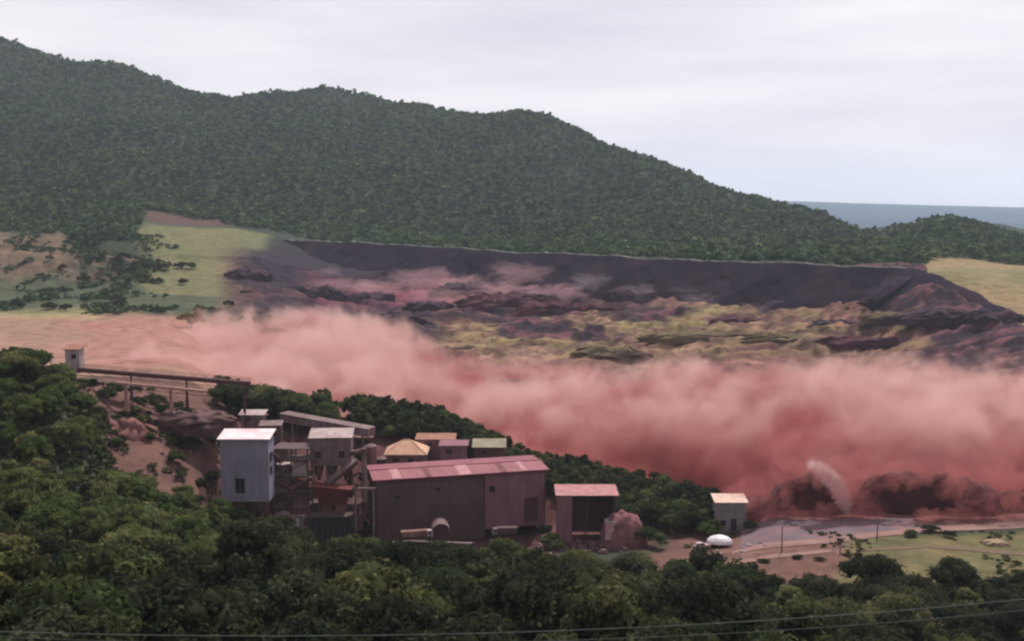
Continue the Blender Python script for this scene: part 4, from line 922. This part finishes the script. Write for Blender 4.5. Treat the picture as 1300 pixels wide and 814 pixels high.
# shrubs and lone trees on the right field
lone = [(1090, 345, .5, 'shrubby dark tree at the left corner of the green field'), (1105, 340, .6, 'shrubby dark tree just right of the one at the corner of the field')]
for (px, D, s_, lab) in lone:
    x, y = XY(px, D, 740); place_tree(near['D'][2], x, y, gz(x, y), s_, px, lab, None)
t = thing('bare_tree', 'bare upright tree trunk standing above the bottom right trees', 'tree', P(1228, 792, 306)[:])
MB().tube((0, 0, 0), (.3, 0, 9), .45, .18).build('trunk', BARK, t)
for k in range(6):
    a = k * 1.1; MB().tube((.1 * k * .4, 0, 4 + k * .8), (math.cos(a) * 1.9, math.sin(a) * 1.4, 6.2 + k * .9), .13, .04, 5).build('branch', BARK, t)
for k, (px, row, D, sx) in enumerate(((118, 480, 402, 1.1), (135, 500, 398, 1.3), (150, 478, 412, .9), (205, 505, 410, 1.0), (238, 512, 412, 1.2), (262, 520, 410, 1.5), (280, 505, 425, 1.4), (245, 560, 392, 1.0), (268, 585, 385, 1.3), (225, 600, 375, 1.2), (160, 545, 388, .7), (190, 570, 382, .8), (255, 625, 372, 1.4), (276, 650, 366, 1.5), (125, 560, 372, 1.2), (148, 600, 365, 1.1))):
    p = P(px, row, D); t = thing('slope_shrub', 'bushy shrub growing on the reddish soil slope left of the tall pale building', 'shrub', (p.x, p.y, gz(p.x, p.y) - .5), k, 'shrubs on the soil slope'); t.scale = (sx * .5, sx * .45, sx * .42)
    link('foliage', near['DM'[k % 2]][k % 5][0], t)
qx, qy = jgrid(-190, -80, 345, 440, 2.6, 95); qp = PX0 + F * 0.98 * qx / qy
qk = (qp > 100) & (qp < 300) & (qy < 432) & (fbm(qx, qy, 14, 4, 5.7) > 0.06)
qx, qy = qx[qk], qy[qk]; qn = len(qx); qs = rt.uniform(.1, .4, qn)
tag(scatter('slope_weeds', np.stack([qx, qy, ground(qx, qy) - .25], 1), rt.uniform(0, 6.28, qn), np.stack([qs * 1.2, qs * 1.2, qs * .7], 1), rt.integers(0, 8, qn)), 'patchy scrub over the bare soil slope under the conveyor bridge', 'scrub', kind='stuff')
for k, (px, row, D, sx) in enumerate(((292, 668, 371, 1.2), (272, 640, 372, 1.6), (310, 690, 366, 1.7), (332, 692, 365, 1.4), (286, 690, 366, 1.9), (902, 684, 388, 1.3), (952, 676, 392, .8), (930, 682, 390, .5), (345, 690, 372, .9), (386, 694, 371, 1.1), (436, 694, 371, .9), (470, 694, 371, 1.2), (500, 696, 370, .8), (612, 694, 373, .9), (700, 690, 376, 1.2), (692, 668, 392, 1.1), (822, 684, 380, 1.4), (838, 690, 375, 1.2), (304, 605, 400, 1.3), (350, 545, 428, 1.2), (372, 560, 418, 1.0), (478, 570, 425, .9), (546, 694, 372, .7), (660, 694, 374, .7))):
    p = P(px, row, D); t = thing('yard_shrub', 'bushy green shrub growing between the buildings of the plant yard', 'shrub', (p.x, p.y, gz(p.x, p.y) - .5), k, 'shrubs in the plant yard'); t.scale = (sx * .6, sx * .55, sx * .5)
    link('foliage', near['DMB'[k % 3]][k % 5][0], t)
qx, qy = jgrid(40, 200, 300, 398, 3.4, 91); qp = PX0 + F * 0.975 * qx / qy
qk = (qp > 870) & (qp < 1360) & (qy < 384) & ((fbm(qx, qy, 22, 3, 5.1) > 0.16) | ((qy < 334) & (fbm(qx, qy, 12, 3, 6.1) > -.1)))
qx, qy = qx[qk], qy[qk]; qn = len(qx); qs = rt.uniform(.08, .26, qn)
tag(scatter('field_scrub', np.stack([qx, qy, ground(qx, qy) - .15], 1), rt.uniform(0, 6.28, qn), np.stack([qs * 1.3, qs * 1.3, qs * .6], 1), rt.integers(0, 8, qn)), 'rough low scrub and weeds on the field and bare ground at right', 'scrub', kind='stuff')
for k, (px, row, D, sx) in enumerate(((1180, 690, 383, 1.1), (1155, 700, 378, .8), (1205, 698, 376, .9), (970, 727, 350, .6), (1012, 722, 354, .5), (955, 735, 345, .8), (1040, 722, 352, .5), (1075, 716, 357, .45), (1260, 702, 371, .8))):
    p = P(px, row, D); t = thing('field_shrub', 'low dark shrub dotted over the field and bare soil at right', 'shrub', (p.x, p.y, gz(p.x, p.y) - .3), k, 'shrubs on the right field'); t.scale = (sx * .75, sx * .5, sx * .26)
    link('foliage', near['D'][k % 5][0], t)
p = P(1262, 704, 369)
lump('sand_heap', 'small pale heap lying in the green field at far right', 'sand heap', p.x, p.y, gz(p.x, p.y), 4.5, 3, 1.6, 8, mat('pale_sand', lin(150, 128, 104), lin(130, 106, 86), .4), jag=.4)
# rubble and scrap strewn over the yard
def rubble(name, boxes, m_, label, cat):
    b = MB(); r = random.Random(len(boxes) + 5)
    for (px0, px1, D0, D1, cnt, s0, s1) in boxes:
        for i in range(cnt):
            x, y = XY(r.uniform(px0, px1), r.uniform(D0, D1), 640); s = r.uniform(s0, s1); z = gz(x, y); k = len(b.v)
            a = r.uniform(0, 6.28); ca, sa = math.cos(a), math.sin(a); sy = s * r.uniform(.4, 1); sz = s * r.uniform(.3, .9)
            for (i1, j1, k1) in ((-1,-1,-1),(1,-1,-1),(1,1,-1),(-1,1,-1),(-.7,-.8,1),(.8,-.6,1),(.7,.8,1),(-.8,.7,1)):
                dx, dy, dz_ = i1 * s * r.uniform(.8, 1.15), j1 * sy * r.uniform(.8, 1.15), k1 * sz; b.v.append((x + dx * ca - dy * sa, y + dx * sa + dy * ca, z + dz_ + sz * .4))
            b.f += [tuple(k + v for v in q) for q in ((0,3,2,1),(4,5,6,7),(0,1,5,4),(1,2,6,5),(2,3,7,6),(3,0,4,7))]
    o = b.build(name, m_); tag(o, label, cat, kind='stuff'); return o
rubble('rusty_scrap', [(345, 475, 372, 400, 190, .3, 1.3), (470, 700, 366, 382, 150, .3, 1.2), (440, 480, 395, 430, 60, .4, 1.6)], RUST, 'rusty scrap and machine pieces lying about the plant', 'scrap')
rubble('scrap_rubble', [(470, 700, 364, 383, 260, .3, 1.5), (345, 470, 368, 378, 120, .4, 1.4), (120, 290, 375, 425, 90, .3, 1.1), (700, 820, 372, 386, 110, .3, 1.4), (460, 560, 405, 445, 70, .4, 1.6)], mat('broken_rock', lin(120, 90, 92), lin(84, 60, 64), .4), 'broken rock and scrap strewn over the plant yard', 'rubble')
rubble('pale_rubble', [(480, 700, 366, 380, 46, .4, 1.3), (345, 392, 366, 374, 22, .6, 1.6), (286, 330, 362, 368, 9, .4, .9), (900, 980, 352, 372, 22, .3, .8)], PALE, 'pale blocks and sacks scattered in the plant yard', 'rubble')
# ------------------------------------------------------------------ slide blocks carried down by the collapse
PURP = mat('dark_slab_earth', lin(56, 42, 56), lin(36, 28, 42), .05, bump=.8, rough=.95, dirt=lin(92, 58, 66), dirt_amt=.5, dscale=.02)
MAR = mat('maroon_slab_earth', lin(84, 44, 52), lin(56, 34, 44), .05, bump=.8, rough=.95)
OLV = mat('grassy_slab_earth', lin(104, 92, 64), lin(80, 62, 56), .05, bump=.8, rough=.95)
blocks = [(440, 392, 960, 56, 14, 16, PURP, 'long dark slab sliding at the left end of the dam'), (392, 372, 1060, 34, 12, 13, PURP, 'dark slab close under the left end of the dam'),
 (500, 404, 930, 26, 10, 10, PURP, 'dark slab at the right tip of the long slab'), (640, 378, 1010, 40, 14, 14, MAR, 'maroon slab in the middle of the slide'), (700, 386, 980, 32, 12, 12, MAR, 'maroon slab right of the middle of the slide'),
 (590, 362, 1080, 30, 12, 14, PURP, 'dark slab leaning on the dam face left of the middle'), (775, 452, 790, 26, 10, 8, OLV, 'grassy broken slab just above the dust, below the middle of the dam'), (890, 436, 840, 40, 9, 7, OLV, 'long grassy slab riding low in the slide'),
 (1010, 440, 820, 36, 9, 7, OLV, 'grassy slab broken off under the right part of the dam'), (1100, 452, 790, 30, 10, 8, MAR, 'maroon lump above the dust toward the right'), (1190, 440, 790, 34, 11, 10, PURP, 'dark slab below the right wing of the dam'), (1258, 432, 770, 22, 10, 10, PURP, 'dark slab at the far right of the slide'),
 (318, 372, 1090, 22, 14, 12, PURP, 'dark slab against the green slope at far left of the slide'), (820, 372, 1010, 40, 12, 12, PURP, 'dark slab under the face right of the middle')]
blocks += [(545, 388, 1000, 22, 9, 9, PURP, 'small dark slab between the long slab and the maroon one'), (470, 372, 1060, 24, 10, 10, PURP, 'small dark slab on top of the long dark slab'), (760, 384, 970, 20, 9, 8, MAR, 'small maroon slab right of the two maroon ones'),
 (930, 412, 880, 18, 7, 6, MAR, 'small maroon slab in the pale benches right of the middle'), (1060, 424, 850, 20, 8, 6, PURP, 'small dark slab in the benches under the right half of the dam'), (1130, 432, 820, 22, 8, 7, OLV, 'grassy slab at the right end of the benches')]
for k, (px, row, D, rx, ry, h_, m_, lab) in enumerate(blocks):
    p = P(px, row, D); lump('slide_slab', lab, 'earth slab', p.x, p.y, gz(p.x, p.y) - 1, rx, ry, h_ * .8, 20 + k, m_, 'slabs carried by the slide', .75, R(random.uniform(-14, 10)), 56)
# ------------------------------------------------------------------ the mud front
def ridge(name, x0, x1, y, hfun, dep, m_, label, n=110, seed=1.0):
    V = []; Fc = []; K = 12
    for i in range(n + 1):
        x = x0 + (x1 - x0) * i / n; h = hfun(x)
        for k in range(K):
            a = math.pi * k / (K - 1); yy = y - math.cos(a) * dep * (.6 + .4 * math.sin(x * .21 + seed)); 
            e = float(fbm(x, k * 3.0, 9, 4, seed, .6)) * 3.2 * math.sin(a); V.append((x, yy + e, max(-2, h * math.sin(a) ** .8 + e * .9) - (2 if k in (0, K - 1) else 0)))
    for i in range(n):
        for k in range(K - 1): q = i * K + k; Fc.append((q, q + 1, q + K + 1, q + K))
    me = bpy.data.meshes.new(name); me.from_pydata(V, [], Fc); me.materials.append(m_)
    for q in me.polygons: q.use_smooth = True
    return tag(link(name, me), label, 'mudflow', kind='stuff')
def hf(x):
    px = PX0 + F * x / 408
    return np.interp(px, [940, 965, 985, 1010, 1040, 1062, 1075, 1100, 1112, 1140, 1165, 1200, 1240, 1262, 1290, 1500], [2, 4, 7, 13, 15, 11, 3, 3, 11, 15, 15, 13, 14, 11, 8, 8]) * (1 + .22 * float(fbm(x, 0, 8, 3, 3)))
ridge('mud_wave', 84, 260, 411, hf, 7, SOILD, 'dark breaking front of the mudflow along the back edge of the road')
# ------------------------------------------------------------------ power line across the bottom
def cable(label, A, B, sag, r_):
    A, B = Vector(A), Vector(B); b = MB(); n = 24; p0 = A
    for i in range(1, n + 1):
        u = i / n; q = A.lerp(B, u) - Vector((0, 0, sag * 4 * u * (1 - u))); b.tube(p0, q, r_, r_, 6); p0 = q
    tag(b.build('overhead_cable', mat('cable', lin(98, 98, 96), lin(76, 76, 74), .5)), label, 'cable', 'overhead cables along the bottom')
cable('upper overhead cable crossing the bottom right of the view', P(-60, 800, 96), P(1420, 748, 104), 2.2, .045)
cable('lower overhead cable along the bottom edge of the view', P(-60, 806, 96), P(1420, 762, 104), 2.4, .03)
for (px, row, D, lab) in ((-60, 800, 96, 'wooden pole carrying the overhead cables at far left'), (1420, 748, 104, 'wooden pole carrying the overhead cables at far right')):
    p = P(px, row, D); g_ = gz(p.x, p.y); t = thing('utility_pole', lab, 'utility pole', (p.x, p.y, g_)); H_ = p.z - g_
    MB().tube((0, 0, -1), (0, 0, H_ + .6), .2, .14).build('pole', BARK, t); MB().box(-.08, -1, H_ - .2, .08, 1, H_ - .02).build('crossarm', BARK, t)
# ------------------------------------------------------------------ dust
def dustmat(name, color, dens, hull=None, aniso=0.2, color2=None):
    m = bpy.data.materials.new(name); m.use_nodes = True; nt = m.node_tree; nt.nodes.clear()
    o = N(nt, 'ShaderNodeOutputMaterial'); v = N(nt, 'ShaderNodeVolumePrincipled')
    v.inputs['Color'].default_value = color; v.inputs['Density'].default_value = dens; v.inputs['Anisotropy'].default_value = aniso
    nt.links.new(v.outputs[0], o.inputs['Volume']); return m, nt, v
def M(nt, op, a, b=None, c=None, clamp=False):
    n = nt.nodes.new('ShaderNodeMath'); n.operation = op; n.use_clamp = clamp
    for k, q in enumerate((a, b, c)):
        if q is None: continue
        if isinstance(q, (int, float)): n.inputs[k].default_value = q
        else: nt.links.new(q, n.inputs[k])
    return n.outputs[0]
def curve(nt, x, xs, ys):
    """piecewise curve of x through (xs, ys)"""
    x0, x1 = xs[0], xs[-1]; y0, y1 = min(ys), max(ys)
    t = nt.nodes.new('ShaderNodeMapRange'); nt.links.new(x, t.inputs[0]); t.inputs[1].default_value = x0; t.inputs[2].default_value = x1
    f = nt.nodes.new('ShaderNodeFloatCurve'); nt.links.new(t.outputs[0], f.inputs[1]); f.inputs[0].default_value = 1
    cu = f.mapping.curves[0]; pts = [((a - x0) / (x1 - x0), (b - y0) / (y1 - y0)) for a, b in zip(xs, ys)]
    cu.points[0].location = pts[0]; cu.points[1].location = pts[-1]
    for q in pts[1:-1]: cu.points.new(*q)
    for q in cu.points: q.handle_type = 'AUTO_CLAMPED'
    f.mapping.update()
    return M(nt, 'MULTIPLY_ADD', f.outputs[0], y1 - y0, y0)
FX = [-330, -220, -122, -71, 17, 60, 78, 100, 190, 700];   FY = [560, 520, 490, 500, 488, 468, 440, 404, 402, 400]
BX = [-330, -218, -150, -98, 29, 120, 194, 260, 331, 700]; BY = [700, 900, 980, 900, 770, 740, 735, 720, 700, 640]
# thickness above the ground as a function of t = 0 (front) .. 1 (back)
TT = [0, 0.05, 0.15, 0.35, 0.6, 0.8, 1.0]; TH = [8, 19, 25, 25, 20, 13, 4]
HX = [-330, -250, -190, -140, -70, 20, 80, 120, 200, 330, 700]; HM = [-0.3, 0.0, 0.2, 0.42, 0.72, 0.8, 0.95, 1.15, 1.2, 1.2, 1.2]
def gbase(x, t): return None
GX = [-330, -220, -150, -71, 17, 700]
GZf = [38, 36, 30, 16, 3, 0]; GZb = [34, 30, 22, 12, 3, 6]
AMP = 16.0
def dust_top(x, y):
    yf = np.interp(x, FX, FY); yb = np.interp(x, BX, BY); t = (y - yf) / (yb - yf)
    gb = np.interp(x, GX, GZf) * (1 - t) + np.interp(x, GX, GZb) * t
    return gb + np.interp(t, TT, TH) * np.interp(x, HX, HM), t
dm, nt, vol = dustmat('red_dust', (0.83, 0.50, 0.47, 1), 0.05)
geo = N(nt, 'ShaderNodeNewGeometry'); sep = N(nt, 'ShaderNodeSeparateXYZ'); nt.links.new(geo.outputs['Position'], sep.inputs[0])
X, Y, Zs = sep.outputs
yf = curve(nt, X, FX, FY); yb = curve(nt, X, BX, BY)
t = M(nt, 'DIVIDE', M(nt, 'SUBTRACT', Y, yf), M(nt, 'SUBTRACT', yb, yf))
g0 = curve(nt, X, GX, GZf); g1 = curve(nt, X, GX, GZb)
gb = M(nt, 'ADD', g0, M(nt, 'MULTIPLY', M(nt, 'SUBTRACT', g1, g0), t))
tp = M(nt, 'ADD', gb, M(nt, 'MULTIPLY', curve(nt, t, TT, TH), curve(nt, X, HX, HM)))
nz1 = N(nt, 'ShaderNodeTexNoise'); nz1.inputs['Scale'].default_value = 0.022; nz1.inputs['Detail'].default_value = 5; nz1.inputs['Roughness'].default_value = 0.6; nz1.inputs['Distortion'].default_value = 0.6
nt.links.new(geo.outputs['Position'], nz1.inputs['Vector'])
nz2 = N(nt, 'ShaderNodeTexNoise'); nz2.inputs['Scale'].default_value = 0.065; nz2.inputs['Detail'].default_value = 4; nz2.inputs['Roughness'].default_value = 0.6
nt.links.new(geo.outputs['Position'], nz2.inputs['Vector'])
nn = M(nt, 'ADD', M(nt, 'SUBTRACT', nz1.outputs[0], 0.5), M(nt, 'MULTIPLY', M(nt, 'SUBTRACT', nz2.outputs[0], 0.5), 0.65))
dep = M(nt, 'SUBTRACT', M(nt, 'ADD', tp, M(nt, 'MULTIPLY', nn, AMP * 4)), Zs)     # metres below the fuzzy top
dz = M(nt, 'POWER', M(nt, 'DIVIDE', dep, 18.0, clamp=True), 1.7)
fr = M(nt, 'DIVIDE', M(nt, 'ADD', M(nt, 'SUBTRACT', Y, yf), M(nt, 'MULTIPLY', nn, 60.0)), 12.0, clamp=True)
bk = M(nt, 'DIVIDE', M(nt, 'ADD', M(nt, 'SUBTRACT', yb, Y), M(nt, 'MULTIPLY', nn, 160.0)), 60.0, clamp=True)
den = M(nt, 'MULTIPLY', M(nt, 'MULTIPLY', M(nt, 'MULTIPLY', dz, fr), bk), 0.10)
nt.links.new(den, vol.inputs['Density'])
# dust colour: darker and redder low down, paler higher up
rd = M(nt, 'DIVIDE', M(nt, 'SUBTRACT', M(nt, 'ADD', Zs, M(nt, 'MULTIPLY', nn, 110.0)), 8.0), 24.0, clamp=True)
nz3 = N(nt, 'ShaderNodeTexNoise'); nz3.inputs['Scale'].default_value = 0.013; nz3.inputs['Detail'].default_value = 5; nz3.inputs['Roughness'].default_value = 0.65; nz3.inputs['Distortion'].default_value = 0.8
nt.links.new(geo.outputs['Position'], nz3.inputs['Vector'])
rd = M(nt, 'ADD', M(nt, 'MULTIPLY', rd, 0.75), M(nt, 'MULTIPLY', M(nt, 'SUBTRACT', nz3.outputs[0], 0.45), 3.2), clamp=True)
fd = M(nt, 'DIVIDE', M(nt, 'ADD', M(nt, 'SUBTRACT', Y, yf), M(nt, 'MULTIPLY', nn, 60.0)), 75.0, clamp=True)
xr = M(nt, 'DIVIDE', M(nt, 'SUBTRACT', X, 20.0), 70.0, clamp=True)      # right side, where the front gets the darker, redder colour
rd = M(nt, 'MULTIPLY', rd, M(nt, 'SUBTRACT', 1.0, M(nt, 'MULTIPLY', xr, M(nt, 'SUBTRACT', 1.0, fd))))
mxc = N(nt, 'ShaderNodeMix', data_type='RGBA'); mxc.inputs[6].default_value = (0.50, 0.16, 0.16, 1); mxc.inputs[7].default_value = (0.83, 0.57, 0.52, 1)
nt.links.new(rd, mxc.inputs[0]); nt.links.new(mxc.outputs[2], vol.inputs['Color'])
xs = np.linspace(-330, 700, 60); ts = np.linspace(-0.06, 1.08, 40); Vh = []
for x in xs:
    yf_ = np.interp(x, FX, FY); yb_ = np.interp(x, BX, BY)
    for tt in ts:
        y = yf_ + (yb_ - yf_) * tt; zt, _ = dust_top(x, y)
        e = math.sin(math.pi * min(max((tt + 0.06) / 1.14, 0), 1)) ** 0.35
        zb = gz(x, y) - 2
        Vh.append((x, y, max(zb + 0.5, zb + (zt + AMP * 0.8 + float(fbm(x, y, 50, 2, 7.7)) * 4 - zb) * (0.35 + 0.65 * e)))); Vh.append((x, y, zb))
nx, nty = len(xs), len(ts); Fh = []
vi = lambda i, j, k: (i * nty + j) * 2 + k
for i in range(nx - 1):
    for j in range(nty - 1):
        Fh.append((vi(i,j,0), vi(i+1,j,0), vi(i+1,j+1,0), vi(i,j+1,0))); Fh.append((vi(i,j,1), vi(i,j+1,1), vi(i+1,j+1,1), vi(i+1,j,1)))
for i in range(nx - 1):
    Fh.append((vi(i,0,0), vi(i,0,1), vi(i+1,0,1), vi(i+1,0,0))); Fh.append((vi(i,nty-1,0), vi(i+1,nty-1,0), vi(i+1,nty-1,1), vi(i,nty-1,1)))
for j in range(nty - 1):
    Fh.append((vi(0,j,0), vi(0,j+1,0), vi(0,j+1,1), vi(0,j,1))); Fh.append((vi(nx-1,j,0), vi(nx-1,j,1), vi(nx-1,j+1,1), vi(nx-1,j+1,0)))
me = bpy.data.meshes.new('dust_cloud'); me.from_pydata(Vh, [], Fh); me.materials.append(dm)
tag(link('dust_cloud', me), 'billowing red dust cloud rolling down the valley below the dam', 'dust cloud', kind='stuff')


# thin puffs hanging before the dam face
def puffs(name, label, specs, color, dens):
    V = []; Fc = []; nu, nv = 28, 18
    for k, (px, row, D, rx, ry, rz_) in enumerate(specs):
        c = P(px, row, D); k0 = len(V)
        for j in range(nv + 1):
            for i in range(nu):
                th = math.pi * j / nv; ph = 2 * math.pi * i / nu; d = (math.sin(th) * math.cos(ph), math.sin(th) * math.sin(ph), math.cos(th))
                e = 1 + .95 * float(fbm(d[0] * 2 + k * 7, d[1] * 2 + d[2] * 2.7, 1.1, 5, 2.0, .6)); V.append((c.x + d[0] * rx * e, c.y + d[1] * ry * e, c.z + d[2] * rz_ * e))
        for j in range(nv):
            for i in range(nu): a = k0 + j * nu + i; b_ = k0 + j * nu + (i + 1) % nu; Fc.append((a, a + nu, b_ + nu, b_))
    m, q, v = dustmat(name, color, dens); me = bpy.data.meshes.new(name); me.from_pydata(V, [], Fc); me.materials.append(m)
    return tag(link(name, me), label, 'dust', kind='stuff')
puffs('thin_dust', 'thin mauve dust drifting before the dark dam face', [(985, 394, 930, 26, 16, 11), (960, 402, 925, 30, 14, 8), (1015, 400, 915, 24, 14, 8), (880, 374, 985, 20, 12, 8), (1140, 372, 890, 18, 10, 12), (900, 385, 960, 26, 14, 7), (820, 372, 1010, 28, 14, 8), (755, 360, 1040, 26, 12, 8)], (0.70, 0.56, 0.64, 1), .012)
plume = []
for i in range(22):
    u = i / 21; plume.append((float(np.interp(u, [0, .3, .6, 1], [1030, 1048, 1064, 1074])), float(np.interp(u, [0, .3, .6, 1], [590, 601, 618, 644])), 398.5, 1.0 + 2.0 * math.sin(math.pi * (.1 + .7 * u)), 2.4, 1.6 + 1.5 * math.sin(math.pi * (.1 + .7 * u))))
puffs('mud_plume', 'pale arc of spray and dust thrown up at the front of the mudflow', plume, (0.95, 0.80, 0.77, 1), .15)
veil = [(px_, row_, D_, rx_, 4, rz__) for (px_, row_, D_, rx_, rz__) in ((965, 640, 402, 8, 8), (985, 622, 403, 7, 9), (1000, 600, 404, 9, 6), (1085, 600, 404, 10, 8), (1075, 625, 403, 6, 6), (1120, 606, 403, 10, 5), (1160, 600, 403, 12, 5), (1215, 612, 402, 8, 7), (1245, 640, 401, 7, 7), (1280, 625, 401, 10, 10), (1180, 655, 399, 6, 3), (1225, 655, 399, 8, 4), (1010, 655, 401, 6, 3), (1088, 640, 400, 7, 8), (1100, 652, 399, 6, 5), (1035, 600, 403, 8, 6), (975, 655, 401, 7, 4), (1260, 610, 402, 9, 7), (940, 640, 404, 8, 8), (1050, 650, 400, 5, 4))]
puffs('red_spray', 'dark red dust curling over the front of the mudflow', veil, (0.62, 0.24, 0.23, 1), .08)
puffs('pink_dust', 'pink dust rising before the left part of the dam', [(400, 352, 1180, 34, 12, 9), (440, 362, 1120, 36, 12, 8), (480, 366, 1090, 30, 12, 8), (540, 356, 1110, 34, 14, 12), (590, 362, 1080, 30, 12, 10), (640, 372, 1040, 36, 14, 9), (700, 372, 1020, 34, 12, 8), (660, 348, 1085, 32, 12, 10), (350, 392, 1010, 30, 14, 10), (560, 376, 1030, 30, 12, 8)], (0.80, 0.50, 0.52, 1), .016)

# ------------------------------------------------------------------ haze
HB = MB(); HB.box(-34000, -60, -6, 34000, 20600, 640)
hm, hnt, hv = dustmat('air', (0.76, 0.87, 1.0, 1), 5e-5, aniso=0.3)
hv.inputs['Density'].default_value = 5e-5
h = HB.build('haze', hm); tag(h, kind='stuff')
